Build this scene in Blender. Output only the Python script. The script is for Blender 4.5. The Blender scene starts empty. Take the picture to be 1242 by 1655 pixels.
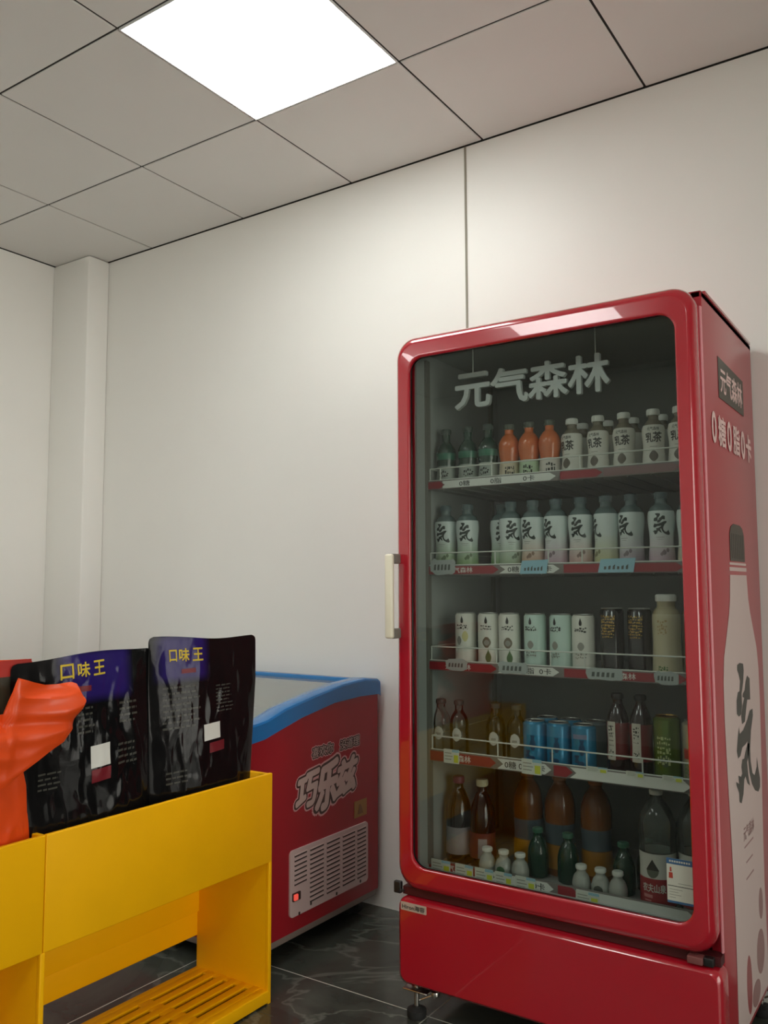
import bpy, bmesh, math, random
from mathutils import Vector, Matrix, noise

S = bpy.context.scene
C = S.collection
random.seed(4)

# ------------------------------------------------------------------ camera
cam_d = bpy.data.cameras.new('camera')
cam_d.sensor_fit = 'VERTICAL'
cam_d.sensor_height = 36.0
cam_d.sensor_width = 36.0 * 1242 / 1655
cam_d.lens = 30.047
cam_d.clip_start = 0.02
cam = bpy.data.objects.new('camera', cam_d)
C.objects.link(cam)
YAW, PITCH, ROLL = -0.5912, 0.0860, -0.0032
cy, sy, cp, sp = math.cos(YAW), math.sin(YAW), math.cos(PITCH), math.sin(PITCH)
fw = Vector((sy * cp, cy * cp, sp))
rt = Vector((cy, -sy, 0))
up = rt.cross(fw)
cr, sr = math.cos(ROLL), math.sin(ROLL)
rt, up = cr * rt + sr * up, -sr * rt + cr * up
M = Matrix.Identity(4)
for i in range(3):
    M[i][0], M[i][1], M[i][2] = rt[i], up[i], -fw[i]
M.translation = Vector((1.381, -2.720, 1.187))
cam.matrix_world = M
S.camera = cam

# ------------------------------------------------------------------ world, exposure, lamp power
LAMP = 12.0           # emission of the ceiling panels
DAY = 5.2             # daylight outside the shop front
WY0, WY1, WZ1 = -4.6, -1.3, 2.45   # glazed shop front in the right-hand wall
LAMP_COLOR = (0.98, 1.0, 0.965)
w = bpy.data.worlds.new('world')
w.use_nodes = True
w.node_tree.nodes['Background'].inputs[0].default_value = (1.0, 0.95, 0.87, 1)
w.node_tree.nodes['Background'].inputs[1].default_value = DAY
S.world = w
pd = bpy.data.lights.new('daylight_portal', 'AREA')     # guides sampling of the daylight through the shop front
pd.shape = 'RECTANGLE'
pd.size, pd.size_y = WZ1, WY1 - WY0
pd.cycles.is_portal = True
po = bpy.data.objects.new('daylight_portal', pd)
C.objects.link(po)
po.location = (4.25, (WY0 + WY1) / 2, WZ1 / 2)
po.rotation_euler = (0, math.pi / 2, 0)
S.view_settings.view_transform = 'Standard'
S.view_settings.look = 'None'
S.view_settings.gamma = 1
S.view_settings.use_curve_mapping = False
S.view_settings.exposure = 0.1
try:
    S.cycles.use_denoising = True
    S.cycles.max_bounces = 10
    S.cycles.transparent_max_bounces = 16
    S.cycles.caustics_reflective = False
    S.cycles.caustics_refractive = False
except Exception:
    pass

H = 2.825             # ceiling height
X0, X1, Y0 = -2.40, 4.2, -5.0   # room: left wall, right wall, wall behind the camera; the back wall is y = 0


# ------------------------------------------------------------------ helpers: materials
def srgb(r, g, b):
    f = lambda c: (c / 255 / 12.92) if c / 255 <= 0.04045 else ((c / 255 + 0.055) / 1.055) ** 2.4
    return (f(r), f(g), f(b), 1)


MATS = {}


def mat(name, col, rough=0.5, metal=0.0, coat=0.0, emit=None, spec=0.5, vary=0.0, vscale=20.0, bump=0.0, bscale=60.0, crough=0.05):
    if name in MATS:
        return MATS[name]
    m = bpy.data.materials.new(name)
    m.use_nodes = True
    nt = m.node_tree
    b = nt.nodes['Principled BSDF']
    if len(col) == 3:
        col = (*col, 1)
    b.inputs['Base Color'].default_value = col
    b.inputs['Roughness'].default_value = rough
    b.inputs['Metallic'].default_value = metal
    b.inputs['Coat Weight'].default_value = coat
    b.inputs['Coat Roughness'].default_value = crough
    b.inputs['Specular IOR Level'].default_value = spec
    if emit:
        b.inputs['Emission Color'].default_value = (*emit[0], 1)
        b.inputs['Emission Strength'].default_value = emit[1]
    if vary or bump:
        tc = nt.nodes.new('ShaderNodeTexCoord')
    if vary:
        n = nt.nodes.new('ShaderNodeTexNoise')
        n.inputs['Scale'].default_value = vscale
        n.inputs['Detail'].default_value = 4
        nt.links.new(tc.outputs['Object'], n.inputs['Vector'])
        r = nt.nodes.new('ShaderNodeValToRGB')
        r.color_ramp.elements[0].position = 0.3
        r.color_ramp.elements[1].position = 0.7
        r.color_ramp.elements[0].color = tuple(c * (1 - vary) for c in col[:3]) + (1,)
        r.color_ramp.elements[1].color = tuple(min(1, c * (1 + vary)) for c in col[:3]) + (1,)
        nt.links.new(n.outputs['Fac'], r.inputs['Fac'])
        nt.links.new(r.outputs['Color'], b.inputs['Base Color'])
    if bump:
        n2 = nt.nodes.new('ShaderNodeTexNoise')
        n2.inputs['Scale'].default_value = bscale
        n2.inputs['Detail'].default_value = 3
        nt.links.new(tc.outputs['Object'], n2.inputs['Vector'])
        bp = nt.nodes.new('ShaderNodeBump')
        bp.inputs['Strength'].default_value = bump
        bp.inputs['Distance'].default_value = 0.01
        nt.links.new(n2.outputs['Fac'], bp.inputs['Height'])
        nt.links.new(bp.outputs['Normal'], b.inputs['Normal'])
    MATS[name] = m
    return m


def glassy(name, tint=(1, 1, 1), ior=1.5, rough=0.0, body=None, body_fac=0.0):
    """Thin clear sheet: fresnel mirror over a tinted see-through layer (plus some solid colour)."""
    if name in MATS:
        return MATS[name]
    m = bpy.data.materials.new(name)
    m.use_nodes = True
    nt = m.node_tree
    nt.nodes.clear()
    out = nt.nodes.new('ShaderNodeOutputMaterial')
    tr = nt.nodes.new('ShaderNodeBsdfTransparent')
    tr.inputs[0].default_value = (*tint, 1)
    gl = nt.nodes.new('ShaderNodeBsdfGlossy')
    gl.inputs['Roughness'].default_value = rough
    fr = nt.nodes.new('ShaderNodeFresnel')
    fr.inputs['IOR'].default_value = ior
    mx = nt.nodes.new('ShaderNodeMixShader')
    base = tr
    if body:
        df = nt.nodes.new('ShaderNodeBsdfDiffuse')
        df.inputs[0].default_value = (*body[:3], 1)
        mb_ = nt.nodes.new('ShaderNodeMixShader')
        mb_.inputs[0].default_value = body_fac
        nt.links.new(tr.outputs[0], mb_.inputs[1])
        nt.links.new(df.outputs[0], mb_.inputs[2])
        base = mb_
    nt.links.new(fr.outputs[0], mx.inputs[0])
    nt.links.new(base.outputs[0], mx.inputs[1])
    nt.links.new(gl.outputs[0], mx.inputs[2])
    nt.links.new(mx.outputs[0], out.inputs[0])
    MATS[name] = m
    return m


# ------------------------------------------------------------------ helpers: meshes
class MB:
    def __init__(self):
        self.v, self.f, self.m, self.s = [], [], [], []

    def add(self, verts, faces, mi=0, smooth=False, T=None):
        o = len(self.v)
        for p in verts:
            p = Vector(p)
            self.v.append(T @ p if T is not None else p)
        for f in faces:
            self.f.append([o + i for i in f])
            self.m.append(mi)
            self.s.append(smooth)
        return self

    def box(self, x0, x1, y0, y1, z0, z1, mi=0, bev=0.0, T=None):
        if bev <= 0:
            v = [(x, y, z) for x in (x0, x1) for y in (y0, y1) for z in (z0, z1)]
            f = [(0, 1, 3, 2), (4, 6, 7, 5), (0, 4, 5, 1), (2, 3, 7, 6), (0, 2, 6, 4), (1, 5, 7, 3)]
            return self.add(v, f, mi, False, T)
        bm = bmesh.new()
        bmesh.ops.create_cube(bm, size=1)
        for q in bm.verts:
            q.co = Vector(((x0 + x1) / 2 + q.co.x * (x1 - x0), (y0 + y1) / 2 + q.co.y * (y1 - y0), (z0 + z1) / 2 + q.co.z * (z1 - z0)))
        bmesh.ops.bevel(bm, geom=list(bm.edges), offset=bev, segments=3, affect='EDGES', profile=0.5)
        return self.bm(bm, mi, True, T)

    def bm(self, bm, mi=0, smooth=False, T=None):
        bm.verts.index_update()
        self.add([q.co.copy() for q in bm.verts], [[q.index for q in f.verts] for f in bm.faces], mi, smooth, T)
        bm.free()
        return self

    def lathe(self, prof, c=(0, 0, 0), seg=28, mi=0, T=None, caps=True):
        v, f = [], []
        for r, z in prof:
            for k in range(seg):
                a = 2 * math.pi * k / seg
                v.append((c[0] + r * math.cos(a), c[1] + r * math.sin(a), c[2] + z))
        for i in range(len(prof) - 1):
            for k in range(seg):
                a, b = i * seg + k, i * seg + (k + 1) % seg
                f.append((a, b, b + seg, a + seg))
        if caps:
            f.append(tuple(range(seg))[::-1])
            f.append(tuple((len(prof) - 1) * seg + k for k in range(seg)))
        return self.add(v, f, mi, True, T)

    def tube(self, pts, r, mi=0, seg=8):
        pts = [Vector(p) for p in pts]
        v, f = [], []
        for i, p in enumerate(pts):
            d = (pts[min(i + 1, len(pts) - 1)] - pts[max(i - 1, 0)]).normalized()
            a = d.orthogonal().normalized() if abs(d.z) > 0.9 else d.cross(Vector((0, 0, 1))).normalized()
            b = d.cross(a)
            for k in range(seg):
                t = 2 * math.pi * k / seg
                v.append(p + r * (math.cos(t) * a + math.sin(t) * b))
        for i in range(len(pts) - 1):
            for k in range(seg):
                a, b = i * seg + k, i * seg + (k + 1) % seg
                f.append((a, b, b + seg, a + seg))
        f.append(tuple(range(seg))[::-1])
        f.append(tuple((len(pts) - 1) * seg + k for k in range(seg)))
        return self.add(v, f, mi, True)

    def prism(self, poly, d0, d1, mi=0, T=None, smooth=False):
        """Polygon in the local x-y plane, extruded from z = d0 to d1, mapped by T."""
        n = len(poly)
        v = [(x, y, d0) for x, y in poly] + [(x, y, d1) for x, y in poly]
        f = [tuple(range(n))[::-1], tuple(range(n, 2 * n))]
        self.add(v, f, mi, False, T)
        o = [(i, (i + 1) % n, n + (i + 1) % n, n + i) for i in range(n)]
        return self.add(v, o, mi, smooth, T)

    def loft(self, loops, mi=0, closed=True, T=None, smooth=True):
        n = len(loops[0])
        v = [p for l in loops for p in l]
        f = []
        for i in range(len(loops) - 1):
            for k in range(n if closed else n - 1):
                a, b = i * n + k, i * n + (k + 1) % n
                f.append((a, b, b + n, a + n))
        return self.add(v, f, mi, smooth, T)

    def build(self, name, mats, parent=None, fix=True):
        me = bpy.data.meshes.new(name)
        me.from_pydata(self.v, [], self.f)
        for mm in (mats if isinstance(mats, (list, tuple)) else [mats]):
            me.materials.append(mm)
        me.polygons.foreach_set('material_index', self.m)
        me.polygons.foreach_set('use_smooth', self.s)
        if fix:
            bm = bmesh.new()
            bm.from_mesh(me)
            bmesh.ops.recalc_face_normals(bm, faces=bm.faces)
            bm.to_mesh(me)
            bm.free()
        me.update()
        if any(self.s):
            try:
                me.set_sharp_from_angle(angle=math.radians(38))
            except Exception:
                pass
        o = bpy.data.objects.new(name, me)
        C.objects.link(o)
        if parent:
            o.parent = parent
        return o


def rrect(x0, x1, z0, z1, r, n=8):
    p = []
    for cx, cz, a0 in ((x1 - r, z1 - r, 0), (x0 + r, z1 - r, 90), (x0 + r, z0 + r, 180), (x1 - r, z0 + r, 270)):
        for k in range(n + 1):
            a = math.radians(a0 + 90 * k / n)
            p.append((cx + r * math.cos(a), cz + r * math.sin(a)))
    return p


TXT = {}


def text_geo(body):
    """Triangulated lettering as (verts, faces), scaled so its bounds are the unit square around the origin."""
    if body in TXT:
        return TXT[body]
    c = bpy.data.curves.new('lettering', 'FONT')
    c.body = body
    c.resolution_u = 3
    o = bpy.data.objects.new('lettering', c)
    C.objects.link(o)
    dg = bpy.context.evaluated_depsgraph_get()
    me = bpy.data.meshes.new_from_object(o.evaluated_get(dg), depsgraph=dg)
    vs = [v.co.copy() for v in me.vertices]
    fs = [list(p.vertices) for p in me.polygons]
    bpy.data.objects.remove(o)
    bpy.data.curves.remove(c)
    bpy.data.meshes.remove(me)
    x0, x1 = min(v.x for v in vs), max(v.x for v in vs)
    y0, y1 = min(v.y for v in vs), max(v.y for v in vs)
    vs = [((v.x - x0) / (x1 - x0) - 0.5, (v.y - y0) / (y1 - y0) - 0.5) for v in vs]
    TXT[body] = (vs, fs)
    return TXT[body]


def glyph_bm(geo, w_, h_):
    vs, fs = geo
    bm = bmesh.new()
    bv = [bm.verts.new((x * w_, y * h_, 0)) for x, y in vs]
    for f in fs:
        try:
            bm.faces.new([bv[i] for i in f])
        except ValueError:
            pass
    return bm


def stamps(bold, h_):
    """Offsets that thicken the strokes by bold x height, like a brush of that radius."""
    if bold <= 0:
        return [(0, 0)]
    n = 6 if bold < .045 else (10 if bold < .09 else 16)
    return [(0, 0)] * (bold >= .09) + [(bold * h_ * math.cos(2 * math.pi * k / n + .4), bold * h_ * math.sin(2 * math.pi * k / n + .4)) for k in range(n)]


def text(mb, body, w_, h_, T, mi=0, bold=0.0, fn=None, cut=None, geo=None):
    """Lettering in a local plane (x right, y up); fn bends (x, y) into 3D, cut slices it finely enough to bend."""
    bm = glyph_bm(geo or text_geo(body), w_, h_)
    if cut:
        for ax, L in ((0, w_), (1, h_)):
            n = max(1, int(L / cut))
            for k in range(1, n):
                no = Vector((1, 0, 0)) if ax == 0 else Vector((0, 1, 0))
                bmesh.ops.bisect_plane(bm, geom=bm.verts[:] + bm.edges[:] + bm.faces[:], plane_co=no * (-L / 2 + L * k / n), plane_no=no)
    bm.verts.index_update()
    co = [q.co.copy() for q in bm.verts]
    fc = [[q.index for q in f.verts] for f in bm.faces]
    bm.free()
    for k, (dx, dy) in enumerate(stamps(bold, h_)):
        e = 2.5e-5 * k          # keeps overlapping strokes from lying in exactly one plane
        mb.add([fn(q.x + dx, q.y + dy, e) if fn else (q.x + dx, q.y + dy, e) for q in co], fc, mi, False, T)
    return mb


def solid_text(mb, body, w_, h_, d, T, mi=0, bold=0.0):
    """Lettering with thickness d."""
    bm = glyph_bm(text_geo(body), w_, h_)
    r = bmesh.ops.extrude_face_region(bm, geom=bm.faces[:])
    for q in r['geom']:
        if isinstance(q, bmesh.types.BMVert):
            q.co.z += d
    bm.verts.index_update()
    co = [q.co.copy() for q in bm.verts]
    fc = [[q.index for q in f.verts] for f in bm.faces]
    bm.free()
    for k, (dx, dy) in enumerate(stamps(bold, h_)):
        mb.add([(q.x + dx, q.y + dy, q.z + (6e-5 * k if q.z > 0 else 0)) for q in co], fc, mi, False, T)
    return mb


# brush-written character as four ink strokes in a unit square (outlines)
BRUSH = [[(-0.294, 0.49), (-0.195, 0.5), (-0.049, 0.485), (-0.033, 0.436), (-0.076, 0.352), (-0.157, 0.28), (-0.158, 0.194), (-0.203, 0.137), (-0.301, 0.13), (-0.375, 0.157), (-0.365, 0.247), (-0.307, 0.3), (-0.234, 0.303), (-0.197, 0.37), (-0.243, 0.421), (-0.301, 0.456)], [(0.104, 0.389), (0.205, 0.36), (0.198, 0.205), (0.067, 0.215), (0.012, 0.16), (-0.066, 0.071), (-0.184, 0.065), (-0.206, 0.122), (-0.142, 0.192), (-0.057, 0.239), (-0.129, 0.254), (-0.108, 0.275), (-0.029, 0.292), (0.026, 0.351)], [(0.282, 0.13), (0.29, 0.08), (0.176, -0.021), (0.114, -0.141), (0.111, -0.237), (0.172, -0.327), (0.257, -0.357), (0.37, -0.31), (0.387, -0.239), (0.435, -0.321), (0.5, -0.414), (0.485, -0.478), (0.403, -0.5), (0.26, -0.468), (0.129, -0.399), (0.044, -0.305), (-0.001, -0.188), (0.005, -0.078), (-0.083, -0.089), (-0.209, -0.094), (-0.299, -0.142), (-0.388, -0.148), (-0.431, -0.092), (-0.376, -0.01), (-0.315, 0.058), (-0.293, 0.01), (-0.144, 0.021), (0.038, 0.077), (0.155, 0.128)], [(0.019, -0.092), (0.087, -0.105), (0.036, -0.177), (-0.042, -0.221), (-0.01, -0.312), (0.041, -0.4), (-0.056, -0.367), (-0.128, -0.308), (-0.181, -0.322), (-0.233, -0.412), (-0.324, -0.463), (-0.399, -0.441), (-0.402, -0.38), (-0.483, -0.321), (-0.5, -0.289), (-0.39, -0.32), (-0.41, -0.26), (-0.304, -0.285), (-0.253, -0.271), (-0.275, -0.222), (-0.233, -0.175), (-0.152, -0.18), (-0.094, -0.142)]]


def brush_geo():
    from mathutils.geometry import tessellate_polygon
    vs, fs = [], []
    for L in BRUSH:
        o = len(vs)
        vs += L
        for tri in tessellate_polygon([[Vector((a, b, 0)) for a, b in L]]):
            fs.append([o + i for i in tri])
    return vs, fs


BRUSH_GEO = brush_geo()


def frame(o, xd, yd):
    """Matrix that maps local x, y, z to directions xd, yd, xd x yd at origin o."""
    xd, yd = Vector(xd), Vector(yd)
    zd = xd.cross(yd)
    m = Matrix.Identity(4)
    for i in range(3):
        m[i][0], m[i][1], m[i][2], m[i][3] = xd[i], yd[i], zd[i], o[i]
    return m


def front(o):      # plane facing -y (towards the camera side)
    return frame(o, (1, 0, 0), (0, 0, 1))


def side(o):       # plane facing +x
    return frame(o, (0, 1, 0), (0, 0, 1))


def tag(o, label, cat, group=None):
    o['label'] = label
    o['category'] = cat
    if group:
        o['group'] = group
    return o


def thing(name, loc, label, cat, group=None, rz=0.0):
    o = bpy.data.objects.new(name, None)
    o.empty_display_size = 0.05
    C.objects.link(o)
    o.location = loc
    o.rotation_euler = (0, 0, rz)
    return tag(o, label, cat, group)


def struct(o):
    o['kind'] = 'structure'
    return o


# ------------------------------------------------------------------ materials
wall_m = mat('wall_paint', (0.86, 0.85, 0.81), 0.45, vary=0.02, vscale=1.5, bump=0.03, bscale=30)
ceil_m = mat('ceiling_panel', (0.77, 0.755, 0.725), 0.55, vary=0.015, vscale=2.0)
dark_gap = mat('dark_gap', (0.03, 0.028, 0.025), 0.8)
red = mat('red_enamel', srgb(172, 20, 38), 0.2, coat=0.9, crough=0.015)
red_side = mat('red_side_film', srgb(168, 28, 44), 0.28, coat=0.2)
red_frz = mat('red_freezer_film', srgb(150, 22, 34), 0.35)
black = mat('black_plastic', (0.012, 0.012, 0.012), 0.4)
rubber = mat('black_rubber', (0.015, 0.015, 0.015), 0.7)
steel = mat('steel', (0.62, 0.6, 0.56), 0.25, metal=1.0)
cream = mat('cream_plastic', srgb(232, 226, 205), 0.3)
greyp = mat('grey_plastic', srgb(120, 120, 112), 0.45)
liner_m = mat('liner', srgb(170, 176, 172), 0.5)
liner_back = mat('liner_back', srgb(160, 166, 164), 0.55)
wire_m = mat('white_wire', srgb(215, 220, 212), 0.4)
white_p = mat('white_print', srgb(225, 225, 218), 0.45)
dark_p = mat('dark_print', srgb(40, 42, 40), 0.5)
strip_red = mat('strip_red', srgb(150, 40, 50), 0.4)
strip_white = mat('strip_white', srgb(222, 226, 220), 0.35)
yellow = mat('yellow_plastic', srgb(250, 186, 0), 0.5, spec=0.25, vary=0.03, vscale=6)
blue = mat('blue_plastic', srgb(22, 112, 178), 0.22, coat=0.3)

# ------------------------------------------------------------------ room
fl_m = mat('floor_tile', (0.05, 0.055, 0.05), 0.16)
nt = fl_m.node_tree
bs = nt.nodes['Principled BSDF']
tc = nt.nodes.new('ShaderNodeTexCoord')
n1 = nt.nodes.new('ShaderNodeTexNoise')
n1.inputs['Scale'].default_value = 2.2
n1.inputs['Detail'].default_value = 6
n1.inputs['Distortion'].default_value = 0.8
nt.links.new(tc.outputs['Object'], n1.inputs['Vector'])
r1 = nt.nodes.new('ShaderNodeValToRGB')
r1.color_ramp.elements[0].position = 0.3
r1.color_ramp.elements[0].color = srgb(46, 50, 46)
r1.color_ramp.elements[1].position = 0.75
r1.color_ramp.elements[1].color = srgb(92, 96, 88)
nt.links.new(n1.outputs['Fac'], r1.inputs['Fac'])
n2 = nt.nodes.new('ShaderNodeTexNoise')      # thin pale veins
n2.inputs['Scale'].default_value = 1.7
n2.inputs['Detail'].default_value = 5
n2.inputs['Distortion'].default_value = 1.2
nt.links.new(tc.outputs['Object'], n2.inputs['Vector'])
r2 = nt.nodes.new('ShaderNodeValToRGB')
e = r2.color_ramp.elements
e[0].position, e[0].color = 0.485, (0, 0, 0, 1)
e[1].position, e[1].color = 0.515, (0, 0, 0, 1)
q = e.new(0.50)
q.color = (0.28, 0.28, 0.28, 1)
nt.links.new(n2.outputs['Fac'], r2.inputs['Fac'])
mx = nt.nodes.new('ShaderNodeMixRGB')
mx.inputs[2].default_value = srgb(150, 154, 144)
nt.links.new(r2.outputs['Color'], mx.inputs[0])
nt.links.new(r1.outputs['Color'], mx.inputs[1])
nt.links.new(mx.outputs[0], bs.inputs['Base Color'])
grout = mat('grout', srgb(190, 190, 178), 0.7)

mb = MB()
mb.box(X0, X1, Y0, 0, -0.08, -0.0004, 1)
TS, gx, gy = 0.8, 0.1, -0.6
g = 0.0022
xs = [gx + TS * k for k in range(-4, 9)]
ys = [gy + TS * k for k in range(-6, 2)]
for xa in xs:
    for ya in ys:
        a, b = max(X0, xa + g), min(X1, xa + TS - g)
        c_, d = max(Y0, ya + g), min(0, ya + TS - g)
        if b > a and d > c_:
            mb.box(a, b, c_, d, -0.002, 0.0, 0)
struct(mb.build('floor', [fl_m, grout]))

mb = MB()
mb.box(X0 - 0.1, X1 + 0.1, Y0 - 0.1, 0.1, H + 0.0045, H + 0.1, 1)
by = -0.572
rows = [0.0, by] + [by - 0.6 * k for k in range(1, 8)] + [Y0]
lights = {(-0.6, by - 0.6), (-0.6, by - 0.6 * 4), (1.2, by - 0.6 * 5), (-1.8, by - 0.6 * 5)}
for k in range(-4, 10):
    for j in range(len(rows) - 1):
        a, b = max(X0, 0.6 * k), min(X1, 0.6 * k + 0.6)
        d, c_ = rows[j], rows[j + 1]
        if any(abs(a - p) < 1e-3 and abs(c_ - q_) < 1e-3 for p, q_ in lights):
            continue
        bot = [(a + 0.0042, c_ + 0.0042), (b - 0.0042, c_ + 0.0042), (b - 0.0042, d - 0.0042), (a + 0.0042, d - 0.0042)]
        if b - a < 0.02 or d - c_ < 0.02:
            continue
        T = Matrix.Translation((0, 0, H))
        ch = 0.002
        inn = [(x + (ch if i in (0, 3) else -ch), y + (ch if i < 2 else -ch), 0) for i, (x, y) in enumerate(bot)]
        mb.loft([[(x, y, 0.0045) for x, y in bot], [(x, y, 0.002) for x, y in bot], inn], 0, True, T, False)
        mb.add(inn, [(0, 1, 2, 3)], 0, False, T)
struct(mb.build('ceiling', [ceil_m, dark_gap]))

# back wall in two sheets with a seam; a small dark gap under the ceiling
mb = MB()
sx = -0.073
mb.box(X0 - 0.1, sx - 0.002, 0, 0.1, 0, H - 0.004, 0)
mb.box(sx + 0.002, X1 + 0.1, 0, 0.1, 0, H - 0.004, 0)
mb.box(sx - 0.01, sx + 0.01, 0.004, 0.09, 0, H - 0.004, 1)
mb.box(X0, X1, 0.004, 0.1, H - 0.006, H + 0.003, 1)
struct(mb.build('wall_back', [wall_m, dark_gap]))
mb = MB()
mb.box(sx - 0.005, sx + 0.004, -0.0025, 0, 0, H - 0.004, 0, 0.001)
struct(mb.build('trim_1', [mat('seam_filler', srgb(142, 136, 122), 0.6)]))
mb = MB()
mb.box(X0 - 0.1, X0, Y0 - 0.1, 0, 0, H - 0.004)
struct(mb.build('wall_left', [wall_m]))
mb = MB()
mb.box(X1, X1 + 0.1, Y0 - 0.1, WY0, 0, H - 0.004)
mb.box(X1, X1 + 0.1, WY1, 0, 0, H - 0.004)
mb.box(X1, X1 + 0.1, WY0, WY1, WZ1, H - 0.004)
struct(mb.build('wall_right', [wall_m]))
mb = MB()
mb.box(X0, X1, Y0 - 0.1, Y0, 0, H - 0.004)
struct(mb.build('wall_front', [wall_m]))
mb = MB()
for k in range(4):
    y = WY0 + (WY1 - WY0) * k / 3
    mb.box(X1 + .02, X1 + .07, y - .03 if k else y, y + .03 if k < 3 else y, 0, WZ1, 0)
mb.box(X1 + .02, X1 + .07, WY0, WY1, WZ1 - .05, WZ1, 0)
mb.box(X1 + .02, X1 + .07, WY0, WY1, 0, .08, 0)
wf = struct(mb.build('window_1', [mat('alu', (0.6, 0.6, 0.6), 0.35, metal=0.8)]))
struct(MB().box(X1 + .042, X1 + .048, WY0 + .01, WY1 - .01, .07, WZ1 - .04).build('window_glass', [glassy('shop_glass', (.95, .96, .95), 1.45)], wf))
mb = MB()
mb.box(X0, -2.115, -0.123, 0, 0, H - 0.003, 0, 0.008)
struct(mb.build('wall_corner', [wall_m]))

# ------------------------------------------------------------------ ceiling lights
lamp_m = mat('lamp_diffuser', (0.9, 0.9, 0.9), 0.5, emit=(LAMP_COLOR, LAMP))
frame_m = mat('lamp_frame', (0.8, 0.8, 0.8), 0.35)
LL = {(-0.6, by - 0.6): 'square white LED ceiling panel glowing between the grey ceiling tiles above the fridge'}
names = iter(['white LED ceiling panel overhead, between the glowing one above the fridge and the viewer', 'white LED ceiling panel behind the viewer, on the side of the left wall', 'white LED ceiling panel behind the viewer, in line with the fridge'])
for a, c_ in sorted(lights, key=lambda p: (-p[1], p[0])):
    t = thing('ceiling_light', (a + 0.3, c_ + 0.3, H), LL.get((a, c_)) or next(names), 'ceiling light', 'LED ceiling panels')
    mb = MB()
    o_ = [(p, q_, 0.0) for p, q_ in ((-.2975, -.2975), (.2975, -.2975), (.2975, .2975), (-.2975, .2975))]
    i_ = [(p * .985, q_ * .985, 0.0) for p, q_, _ in o_]
    mb.loft([[(x, y, 0.004) for x, y, z in o_], [(x, y, -0.002) for x, y, z in o_], [(x, y, -0.002) for x, y, z in i_], [(x, y, 0.004) for x, y, z in i_]], 0, True, None, False)
    mb.build('light_frame', [frame_m], t)
    MB().box(-.292, .292, -.292, .292, 0.0, 0.004).build('diffuser', [lamp_m], t)

# ------------------------------------------------------------------ upright display fridge
FX0, FX1, FY, FZ0, FZ1 = 0.045, 0.893, -0.605, 0.09, 1.903
fr = thing('display_fridge', (0, 0, 0), 'tall red glass-door drinks fridge standing against the back wall', 'fridge')
mb = MB()
mb.box(FX0, FX0 + 0.028, FY, -0.012, FZ0, FZ1, 0, 0.004)
mb.box(FX1 - 0.028, FX1, FY, -0.012, FZ0, FZ1, 1, 0.004)
mb.box(FX0, FX1, FY, -0.012, FZ1 - 0.02, FZ1, 0, 0.004)
mb.box(FX0 + 0.02, FX1 - 0.02, -0.05, -0.015, FZ0, FZ1 - 0.01, 2)
mb.box(FX0 + 0.02, FX1 - 0.02, FY + 0.02, -0.02, FZ0, 0.36, 2)
mb.box(FX1 - 0.03, FX1 + 0.004, FY + 0.03, -0.03, FZ1 - 0.003, FZ1 + 0.006, 0, 0.002)
mb.build('cabinet', [red, red_side, greyp], fr)
mb = MB()
IX0, IX1, IYB, IZ0, IZ1 = 0.078, 0.860, -0.07, 0.385, 1.88
mb.box(IX0 - 0.006, IX0, FY + 0.001, IYB, IZ0, IZ1, 0)
mb.box(IX1, IX1 + 0.006, FY + 0.001, IYB, IZ0, IZ1, 0)
mb.box(IX0, IX1, IYB, IYB + 0.012, IZ0, IZ1, 1)
mb.box(IX0, IX1, FY + 0.001, IYB, IZ1, IZ1 + 0.004, 0)
mb.box(IX0, IX1, FY + 0.001, IYB, IZ0 - 0.024, IZ0, 0)
for xx, s_ in ((IX0, 1), (IX1, -1)):
    for yy in (-0.56, -0.14):
        xa, xb = sorted((xx, xx + s_ * 0.008))
        mb.box(xa, xb, yy, yy + 0.02, IZ0 + 0.01, IZ1 - 0.02, 2)
mb.build('liner', [liner_m, liner_back, greyp], fr)

# door: one moulded frame with a convex profile round the glass
door = MB()
DO = (0.040, 0.889, 0.352, 1.906)
DI = (0.094, 0.845, 0.419, 1.838)
prof = [(0.0, -0.612, 0.058), (0.0, -0.640, 0.058), (0.05, -0.6525, 0.058), (0.14, -0.6618, 0.057), (0.26, -0.6690, 0.055), (0.33, -0.67145, 0.053), (0.37, -0.67185, 0.052), (0.41, -0.6720, 0.051),
        (0.62, -0.6728, 0.049), (0.88, -0.67379, 0.046), (0.92, -0.67394, 0.045), (0.955, -0.6735, 0.044), (1.0, -0.671, 0.042), (1.0, -0.664, 0.042), (0.85, -0.657, 0.042)]
loops = []
for t, y, r in prof:
    b_ = [DO[i] + (DI[i] - DO[i]) * t for i in range(4)]
    loops.append([(x, y, z) for x, z in rrect(*b_, r, 10)])
door.loft(loops, 0)
b_ = [DO[i] + (DI[i] - DO[i]) * 0.85 for i in range(4)]
door.loft([[(x, -0.657, z) for x, z in rrect(*b_, .042, 10)], [(x, -0.646, z) for x, z in rrect(*b_, .042, 10)], [(x, -0.612, z) for x, z in rrect(*[DO[i] + (DI[i] - DO[i]) * 0.4 for i in range(4)], .05, 10)], [(x, -0.612, z) for x, z in rrect(*DO, .058, 10)]], 0)
d_o = door.build('door', [red], fr)
MB().prism(rrect(0.088, 0.851, 0.410, 1.847, .044, 10), 0, 0.005, 0, front((0, -0.6515, 0))).build('glass_pane', [glassy('door_glass', (0.835, 0.86, 0.845), 1.36)], d_o)
gk = MB()
gk.loft([[(x, y, z) for x, z in rrect(DI[0] - i, DI[1] + i, DI[2] - i, DI[3] + i, .04, 10)] for y, i in ((-0.651, 0.002), (-0.651, 0.010), (-0.632, 0.026), (-0.632, 0.014), (-0.651, 0.002))], 0)
gk.build('gasket', [black], d_o)
mb = MB()
hx = 0.052
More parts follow.
